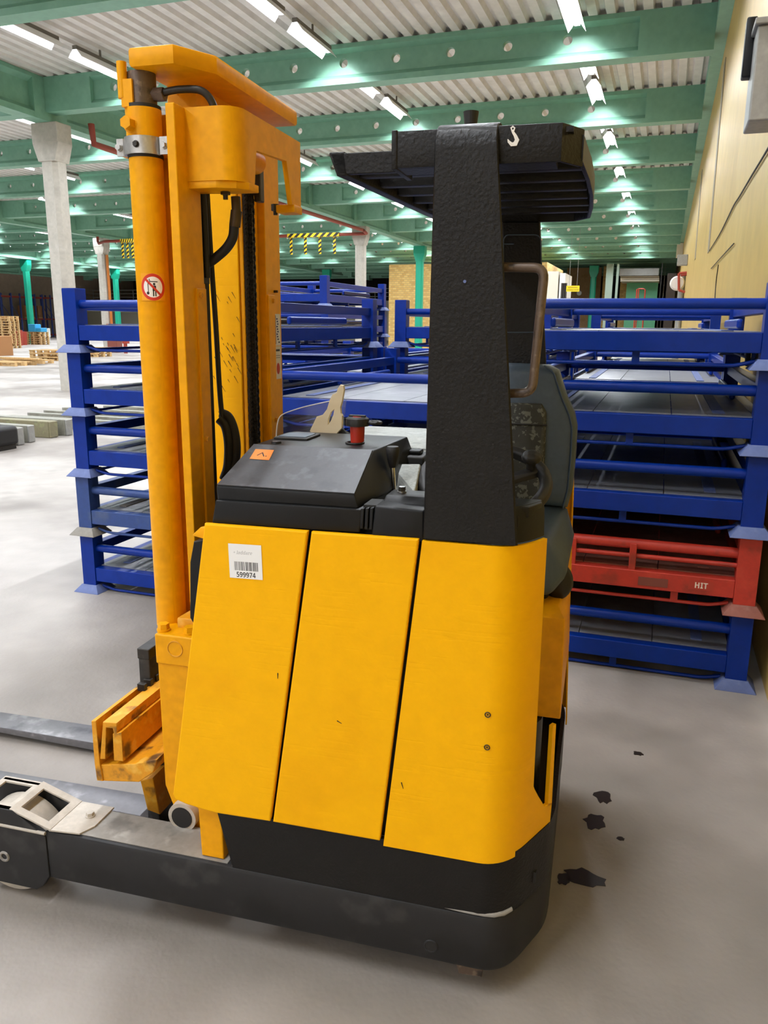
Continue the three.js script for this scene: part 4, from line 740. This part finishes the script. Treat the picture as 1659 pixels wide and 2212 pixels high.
// --- seat
{
  const s = new THREE.Group(); s.name = 'seat'; T.add(s); s.userData.label = 'grey vinyl driver seat with patterned fabric';
  const c = .15, sym = pts => [...pts.map(([d, v]) => [c - d, v]), ...pts.slice().reverse().map(([d, v]) => [c + d, v])];
  const w = .8, R = poly([[1120, 787], [1185, 790], [1206, 802], [1222, 855], [1240, 895], [1246, 925], [1243, 985], [1236, 1060], [1225, 1098]], w).map(([u, v]) => [c - u, v]);
  add('backrest', toCreasedNormals(prism(sym(R), w - .01, w + .11, .025), .9), M.vinyl, s);
  const ins = poly([[1110, 868], [1170, 872], [1180, 890], [1178, 960], [1172, 1090]], w - .012).map(([u, v]) => [c - u, v]);
  add('back_cushion', toCreasedNormals(prism(sym(ins.slice(1)), w - .028, w + .02, .014), .9), M.fabric, s);
  add('back_seam', bentRod([[c + .12, tu(1130, 914, w)[1], w - .03], [c - .135, tu(1130, 914, w)[1], w - .03]], .003, 6), M.rubber, s);
  add('piping', bentRod(R.slice(1).map(([d, v]) => [c - d + .012, v, w - .008]), .003, 6, .02), M.vinyl, s);
  // cushion
  const cu = (d, v, z) => [c - d, v, z];
  add('seat_cushion', hull([cu(-.19, 1.02, .5), cu(.16, 1.0, .5), cu(-.2, 1.03, .84), cu(.18, 1.03, .84), cu(-.2, .95, .48), cu(.195, .95, .5), cu(-.2, .94, .84), cu(.2, .97, .84), cu(.17, .925, .46), cu(-.17, .925, .46), cu(.15, .91, .5), cu(.15, .91, .8), cu(.2, .985, .7)], .032, .9), M.vinyl, s);
  add('cushion_insert', box(c - .13, c + .14, 1.03, 1.065, .5, .82, .015), M.fabric, s);
  add('seat_suspension', hull([[-.02, .88, .5], [.3, .88, .5], [-.02, .88, .82], [.3, .88, .82], [-.03, .93, .5], [.3, .93, .5], [-.03, .93, .82], [.3, .93, .82]], .012), M.rubber, s);
  { const p = tu(1206, 1258, .52); add('hinge_cover', toCreasedNormals(new THREE.SphereGeometry(.04, 20, 14).scale(1, 1.3, .8), 1).translate(p[0], p[1], .53), M.rubber, s); const q = tu(1228, 1264, .55); add('adjuster_knob', [toCreasedNormals(new THREE.SphereGeometry(.013, 16, 10), 1).translate(q[0], q[1], .55), cyl([q[0], q[1], .55], [q[0] + .05, q[1] + .005, .58], .006)], M.rubber, s); }
}
// --- mast
const mast = new THREE.Group(); mast.name = 'mast'; T.add(mast);
{
  const m = mast, u0 = .874, vTop = 2.1;
  for (const far of [0, 1]) {
    const Z = (a, b) => far ? [mirror(b), mirror(a)] : [a, b];
    const up = (name, ua, ub, va, vb, wa, wb, mat, r = .003) => { const [a, b] = Z(wa, wb); return add(name, box(ua, ub, va, vb, a, b, r), mat, m); };
    const flange = (ua, ub, wa, wb) => { const [a, b] = Z(wa, wb); return box(ua, ub, .26, vTop, a, b, .003); };
    add('outer_upright', [flange(u0, u0 + .024, .2, .314), flange(u0 + .02, .99, .296, .314), flange(.985, 1.005, .285, .314)], M.mast, m);
    up('cover_strip', u0 - .006, u0 + .001, .85, 1.685, .262, .312, M.mast, .002);
    for (const v of [1.668, 1.3, .95]) { const z = far ? mirror(.278) : .278; add('strip_screw', hexBolt(u0 - .006, v, z, .007, .006, 'x'), M.mastDirty, m); }
    const fl2 = (ua, ub, wa, wb) => { const [a, b] = Z(wa, wb); return box(ua, ub, .25, 2.06, a, b, .003); };
    add('inner_upright', [fl2(u0 + .022, u0 + .04, .318, .362), fl2(u0 + .03, 1.04, .318, .335), fl2(1.02, 1.04, .318, .362)], M.mast, m);
    const fl3 = (ua, ub, wa, wb) => { const [a, b] = Z(wa, wb); return box(ua, ub, .24, 2.02, a, b, .003); };
    if (far) { add('carriage_upright', [fl3(.932, 1.08, .366, .382)], M.yellow, m); add('carriage_upright_edge', [fl3(.918, .931, .366, .376)], M.mast, m); add('grease_edge', [fl3(.912, .917, .366, .374)], M.rubber, m); }
    else { add('carriage_upright', [fl3(u0 + .04, 1.02, .366, .38)], M.mastDirty, m); add('guide_seal', [fl3(u0 + .03, u0 + .05, .38, .4)], M.rubber, m); }
    // lift cylinder
    const zc = far ? mirror(.25) : .25, uc = .985;
    add('lift_cylinder', [cyl([uc, .78, zc], [uc, 2.03, zc], .041, .041, 28)], M.mast, m);
    add('cylinder_head', [cyl([uc, 2.03, zc], [uc, 2.1, zc], .043, .043, 28)], M.mast, m);
    add('cylinder_gland', cyl([uc, 2.1, zc], [uc, 2.18, zc], .034, .034, 24), M.worn, m); add('gland_seal', cyl([uc, 2.1, zc], [uc, 2.108, zc], .0425, .0425, 24), M.rubber, m);
    add('bleed_bolt', hexBolt(uc + .012, 2.06, zc + (far ? .036 : -.036), .016, .028, 'z'), M.mast, m);
  }
  // clamp round the near cylinder
  { const uc = .985, zc = .25, v0 = 1.995, v1 = 2.035, sheet = []; for (const v of [v0, v1]) { const r = [[uc + .068, v, zc - .018], [uc + .05, v, zc - .018]]; for (let k = 0; k <= 10; k++) { const a = Math.PI * (k / 10); r.push([uc + Math.cos(a) * .045, v, zc - .012 - Math.sin(a) * .036]); } r.push([uc - .05, v, zc - .018], [uc - .072, v, zc - .018]); sheet.push(r); }
    const cl = add('cylinder_clamp', shell(sheet.slice().reverse(), .005), M.steel, m); cl.userData.label = 'silver steel clamp'; add('clamp_bolt', hexBolt(uc + .06, 2.015, zc - .018, .008, .01, 'z'), M.steel, m); add('clamp_bolt', hexBolt(uc - .062, 2.015, zc - .018, .008, .01, 'z'), M.steel, m); add('clamp_bolt', hexBolt(uc - .004, 2.015, zc - .048, .007, .006, 'z'), M.steelDark, m);
    add('clamp_seat', box(uc - .075, uc + .07, v0 + .004, v1 - .004, zc - .012, zc + .05), M.mast, m); add('clamp_band', cyl([uc, v0 - .006, zc], [uc, v1 + .006, zc], .0425, .0425, 24), M.rubber, m); }
  // no-standing sticker wrapped on the cylinder
  { const p = tu(330, 620, .21); const g = new THREE.CylinderGeometry(.0418, .0418, .066, 20, 1, true, 3.677 - .74, 1.48); g.translate(.985, p[1], .25);
    const mat = canvasMat(256, 256, (x, W) => { x.fillStyle = '#eea204'; x.fillRect(0, 0, W, W); x.fillStyle = '#d0341f'; x.beginPath(); x.arc(128, 128, 126, 0, 7); x.fill(); x.fillStyle = '#f2efec'; x.beginPath(); x.arc(128, 128, 98, 0, 7); x.fill(); x.fillStyle = '#1c1b1a'; x.strokeStyle = '#1c1b1a'; x.lineWidth = 8; x.beginPath(); x.moveTo(78, 60); x.lineTo(78, 180); x.stroke(); x.beginPath(); x.arc(74, 184, 14, 0, 7); x.fill(); x.beginPath(); x.moveTo(92, 52); x.lineTo(98, 76); x.lineTo(176, 78); x.stroke(); x.beginPath(); x.arc(140, 100, 12, 0, 7); x.fill(); x.fillRect(122, 114, 36, 50); x.fillRect(124, 160, 12, 54); x.fillRect(146, 160, 12, 54); x.strokeStyle = '#d0341f'; x.lineWidth = 22; x.beginPath(); x.moveTo(54, 54); x.lineTo(202, 202); x.stroke(); });
    add('warning_sticker', g, mat, m, true).userData.label = 'round red and white no standing under forks sign'; }
  // crosshead plate
  const ch = [[.985, .2], [.87, .2], [.81, .3], [.81, mirror(.3)], [.81, mirror(.2)], [.985, mirror(.2)]];
  add('crosshead', plan(ch, 2.18, 2.224, .008), M.mast, m); add('crosshead_web', box(.9, .98, 2.03, 2.18, .36, .38), M.mast, m); add('crosshead_web', box(.9, .98, 2.03, 2.18, mirror(.38), mirror(.36)), M.mast, m); add('crosshead_beam', box(.9, .93, 2.06, 2.18, .38, mirror(.38)), M.mast, m);
  { const p = tu(263, 150, .22); add('stop_pin', [cyl([p[0], 2.12, .22], [p[0], 2.2, .22], .012, .012, 16), box(p[0] - .03, p[0], 2.1, 2.16, .21, .225)], M.mast, m); }
  // hydraulic pipe at the top
  add('hydraulic_pipe', tube([[.955, 2.13, .26], [.93, 2.135, .25], [.88, 2.14, .25], [.83, 2.135, .26], [.81, 2.11, .27], [.81, 2.06, .28]], .009, 8, 8), M.steelDark, m); add('pipe_nut', toCreasedNormals(new THREE.CylinderGeometry(.016, .016, .03, 6), .3).rotateZ(Math.PI / 2).translate(.94, 2.132, .25), M.worn, m);
  // hose bracket at the top rear
  { const path = [[.9, .25], [.86, .25], [.82, .25], [.79, .25]]; for (let k = 1; k <= 8; k++) { const a = k / 8 * Math.PI / 2; path.push([.79 - .05 * Math.sin(a), .3 - .05 * Math.cos(a)]); }
    const wEnd = .665; const low = w => w < .345 ? 1.935 : w < .36 ? 1.935 + (w - .345) / .015 * .085 : w < .56 ? 2.02 + (w - .36) * .06 : w < .595 ? 2.032 - (w - .56) / .035 * .1 : 1.925;
    for (const w of [.32, .344, .346, .353, .36, .38, .42, .46, .5, .54, .56, .572, .585, .596, .63, wEnd]) path.push([.74, w]);
    const sheet = [[], []]; for (const [u, w] of path) { sheet[0].push([u, 2.1, w]); sheet[1].push([u, u > .745 ? 1.935 : low(w), w]); }
    add('hose_bracket', shell(sheet, .014), M.mast, m);
    add('bracket_flange', plan([[.9, .252], [.8, .252], [.755, .27], [.735, .3], [.732, .35], [.78, .35], [.9, .33]], 1.918, 1.936, .002), M.mast, m); add('bracket_flange', plan([[.75, .6], [.735, .6], [.735, .66], [.79, .66], [.79, .6]], 1.905, 1.926, .002), M.mast, m);
    for (const [x, y, w] of [[487, 420, .31], [595, 455, .62]]) { const p = tu(x, y, w); add('bracket_bolt', [toCreasedNormals(new THREE.CylinderGeometry(.012, .012, .018, 6), .3).translate(p[0], p[1] + .008, w), cyl([p[0], p[1] - .012, w], [p[0], p[1], w], .006)], M.steelDark, m); }
    add('drop_link', box(.82, .84, 1.93, 2.06, .56, .59, .004), M.steelDark, m); add('guide_roller', cyl([.83, 2.03, .36], [.83, 2.03, .56], .03, .03, 18), M.mast, m); }
  // big hose with fitting
  { const w = .36, P = (x, y, ww = w) => [...tu(x, y, ww), ww]; add('hydraulic_hose', tube([P(506, 486), P(503, 512), P(490, 535), P(465, 558), P(440, 577), P(429, 592, .33), P(428, 606, .31)], .0125, 12, 8), M.rubber, m); add('hose_ferrule', [cyl(P(511, 455), P(507, 490), .0145, .0145, 16), cyl(P(509, 425), P(511, 458), .012, .012, 12)], M.brass, m); }
  // lift chains
  const chain = (px0, py0, px1, py1, w, name) => { const a = tu(px0, py0, w), b = tu(px1, py1, w), n = Math.round((a[1] - b[1]) / .0125), g = [], l = fin(box(-.003, .003, -.0085, .0085, -.0055, .0055)), r = fin(cyl([0, 0, -.012], [0, 0, .012], .0042, .0042, 6)), pl = fin(box(-.006, .006, -.008, .008, .008, .0105)); for (let k = 0; k <= n; k++) { const u = a[0] + (b[0] - a[0]) * k / n, v = a[1] + (b[1] - a[1]) * k / n; g.push(r.clone().translate(u, v, w)); for (const z of k % 2 ? [-.0175, 0] : [-.014, -.0035]) g.push(pl.clone().translate(u, v - .006, w + z)); } const c = add(name, g, M.steelDark, m); c.userData.kind = 'stuff'; };
  chain(530, 400, 545, 960, .54, 'lift_chain'); chain(541, 400, 556, 960, .552, 'lift_chain'); chain(417, 400, 428, 580, .32, 'lift_chain'); chain(427, 400, 438, 580, .335, 'lift_chain');
  { const P = (x, y, w) => [...tu(x, y, w), w]; add('thin_hose', tube([P(446, 395, .42), P(456, 560, .42), P(466, 700, .42), P(475, 850, .42), P(480, 905, .42)], .0075, 8, 8), M.rubber, m); add('thin_hose', tube([P(437, 395, .345), P(443, 500, .345), P(448, 600, .345)], .009, 8, 8), M.rubber, m); add('dark_back_plate', box(u0 + .012, u0 + .021, 1.7, 1.95, .316, .366), M.rubber, m); add('hose_loop', tube([P(478, 893, .43), P(492, 900, .43), P(505, 930, .43), P(509, 985, .43), P(495, 1030, .43)], .014, 10, 8), M.rubber, m); add('hose_loop', tube([P(474, 905, .42), P(486, 918, .42), P(494, 955, .42), P(492, 1010, .42), P(484, 1035, .42)], .014, 10, 8), M.rubber, m); }  // includes a plain black plate added behind the near chains
  add('mast_crossmember', box(.95, 1.05, .95, 1.1, .3, mirror(.3), .01), M.mast, m);
  // stickers on the far upright
  { const P = [[590, 678], [604, 680], [609, 746], [594, 746]].map(([x, y]) => { const zc = .8, d = ray(x, y), dl = V3(d.dot(TF), d.y, d.dot(TS)), o = CAM.clone().sub(TO), ol = V3(o.dot(TF), o.y, o.dot(TS)); const t = (u0 - .0012 - ol.x) / dl.x; return ol.addScaledVector(dl, t); });
    const v1 = P[0].y, v0 = P[2].y, w0 = .762, w1 = .812;
    const face = (va, vb, mat, name) => { const g = new THREE.PlaneGeometry(w1 - w0, va - vb).rotateY(-Math.PI / 2).translate(u0 - .0012, (va + vb) / 2, (w0 + w1) / 2); add(name, g, mat, m, true); };
    face(v1, v0, canvasMat(96, 300, (x, W, H) => { x.fillStyle = '#d9d8d6'; x.fillRect(0, 0, W, H); x.fillStyle = '#5a2448'; x.fillRect(0, 14, 26, H - 28); x.fillStyle = '#2a2c66'; for (let k = 0; k < 9; k++) x.fillRect(34 + (k % 3) * 6, 40 + k * 24, 22, 14); x.fillStyle = '#222'; x.fillRect(60, 262, 26, 12); }), 'type_sticker');
    face(v0 - .002, v0 - .105, canvasMat(96, 220, (x, W, H) => { x.fillStyle = '#d6cfc2'; x.fillRect(0, 0, W, H); x.fillStyle = '#333'; x.fillRect(20, 20, 60, 14); x.fillStyle = '#8a8278'; x.fillRect(14, 60, 70, 5); x.fillRect(14, 74, 70, 5); x.fillStyle = '#b23a24'; x.beginPath(); x.ellipse(50, 150, 26, 38, 0, 0, 7); x.fill(); }), 'service_sticker'); }
  add('mast_peg', cyl([u0, tu(592, 630, .78)[1], .77], [u0 - .012, tu(592, 630, .78)[1], .77], .004), M.brass, m);
  // scuffs on the bright inner web
  for (let k = 0; k < 34; k++) { const v = k < 20 ? rr(1.44, 1.56) : rr(1.3, 1.75), uu = rr(.94, 1.03), z = mirror(.382) - .0006, l = rr(.006, .022); add('scuff', cyl([uu, v, z], [uu - l * .6, v - l, z], .0009, .0004, 5), M.rubber, m); }
}
// --- reach carriage, fork carriage, forks
{
  const [cu1] = tu(337, 1400, .14), cv = tu(337, 1368, .14)[1];
  const reach = new THREE.Group(); reach.name = 'reach_carriage'; T.add(reach);
  for (const far of [0, 1]) {
    const Z = (a, b) => far ? [mirror(b), mirror(a)] : [a, b]; let [a, b] = Z(.14, .19);
    add('side_plate', prism([[cu1 - .002, cv - .08], [.78, cv - .08], [.78, .2], [.9, .2], [cu1 - .03, .26], [cu1 - .002, .34]], a, b, .004), M.mast, reach);
    [a, b] = Z(.135, .225); add('bearing_block', box(.8, cu1, cv - .085, cv, a, b, .005), M.mast, reach);
    const p = tu(378, 1402, .135), z = far ? mirror(.135) : .135;
    add('pin_ring', toCreasedNormals(new THREE.TorusGeometry(.0215, .002, 6, 32), 1).translate(p[0], p[1], z), M.mastDirty, reach);
    for (const px of [354, 410]) { const q = tu(px, 1364, .165); add('block_bolt', hexBolt(q[0], cv, far ? mirror(.165) : .165, .016, .02), M.mast, reach); }
    const r = tu(393, 1766, .115); add('roller', [cyl([r[0], r[1], far ? mirror(.115) : .115], [r[0], r[1], far ? mirror(.17) : .17], .042, .042, 28)], M.dust, reach); add('roller_hub', cyl([r[0], r[1], far ? mirror(.113) : .113], [r[0], r[1], far ? mirror(.15) : .15], .031, .031, 24), M.rubber, reach);
    const k = tu(395, 1335, .2); add('mount_lug', hull([[k[0] + .01, cv, .2], [k[0] - .05, cv, .2], [k[0] + .01, cv + .022, .2], [k[0] - .05, cv + .022, .2], [k[0] - .05, cv, .28], [k[0], cv, .28], [k[0] - .05, cv + .025, .28], [k[0], cv + .025, .28]].map(q => far ? [q[0], q[1], mirror(q[2])] : q), .006), M.mastDirty, reach);
    add('mount_post', hull([[k[0] - .022, cv + .02, .24], [k[0] - .05, cv + .02, .24], [k[0] - .03, cv + .12, .24], [k[0] - .06, cv + .12, .24], [k[0] - .022, cv + .02, .27], [k[0] - .05, cv + .02, .27], [k[0] - .03, cv + .12, .27], [k[0] - .06, cv + .12, .27]].map(q => far ? [q[0], q[1], mirror(q[2])] : q), .004), M.mast, reach);
  }
  add('cross_tube', box(.8, .92, .3, .45, .19, mirror(.19), .01), M.mast, reach);
  const fc = new THREE.Group(); fc.name = 'fork_carriage'; T.add(fc);
  const w0 = .12, w1 = mirror(w0), P = (x, y) => tu(x, y, w0);
  add('rear_plate', prism(poly([[197, 1558], [207, 1557], [215, 1648], [222, 1688], [209, 1686], [204, 1650]], w0), w0, w1, .002), M.mastDirty, fc);
  add('lower_plate', prism(poly([[207, 1652], [223, 1652], [290, 1650], [340, 1640], [330, 1670], [300, 1690], [209, 1687]], w0 + .005), w0 + .005, w1 - .02, .003), M.mastDirty, fc);
  add('upper_bar', prism(poly([[222, 1560], [252, 1562], [252, 1587], [246, 1587], [243, 1574], [229, 1572], [227, 1640], [216, 1640]], w0), w0, w1, .002), M.mastDirty, fc);
  add('front_bar', prism(poly([[243, 1586], [262, 1582], [266, 1645], [246, 1643]], w0), w0, w1, .002), M.mastDirty, fc);
  const tx = P(214, 1552); for (let k = 0; k < 14; k++) add('notch_tooth', box(tx[0] - .02, tx[0] + .006, tx[1] - .012, tx[1] + .012, w0 + .2 + k * .034, w0 + .215 + k * .034, .002), M.steelDark, fc);
  add('carriage_back', box(1.05, 1.07, .2, .5, .33, mirror(.33), .005), M.mastDirty, fc);
  add('carriage_hook', prism(poly([[302, 1686], [330, 1680], [345, 1760], [318, 1750], [306, 1700]], .28), .28, .36, .003), M.mastDirty, fc);
  for (const [wa, wb] of [[.365, .47], [.72, .84]]) {
    const f = new THREE.Group(); f.name = 'fork'; T.add(f);
    const uh = 1.165;
    add('blade', hull([[uh, .012, wa], [uh, .012, wb], [uh, .05, wa], [uh, .05, wb], [2.15, .028, wa + .01], [2.15, .028, wb - .01], [2.15, .045, wa + .01], [2.15, .045, wb - .01]], .003), M.fork, f);
    add('shank', hull([[uh - .025, .012, wa], [uh - .025, .012, wb], [uh + .012, .03, wa], [uh + .012, .03, wb], [uh - .025, .62, wa], [uh - .025, .62, wb], [uh + .006, .62, wa], [uh + .006, .62, wb]], .003), M.steelDark, f);
    add('heel', hull([[uh - .02, .012, wa], [uh - .02, .012, wb], [uh + .04, .012, wa], [uh + .04, .012, wb], [uh + .01, .085, wa], [uh + .01, .085, wb], [uh + .04, .052, wa], [uh + .04, .052, wb]], .003), M.fork, f);
    add('shank_cap', box(uh - .03, uh + .012, .6, .635, wa - .005, wb + .005, .004), M.steelDark, f);
  }
}

scene.updateMatrixWorld(true);
renderer.render(scene, camera);
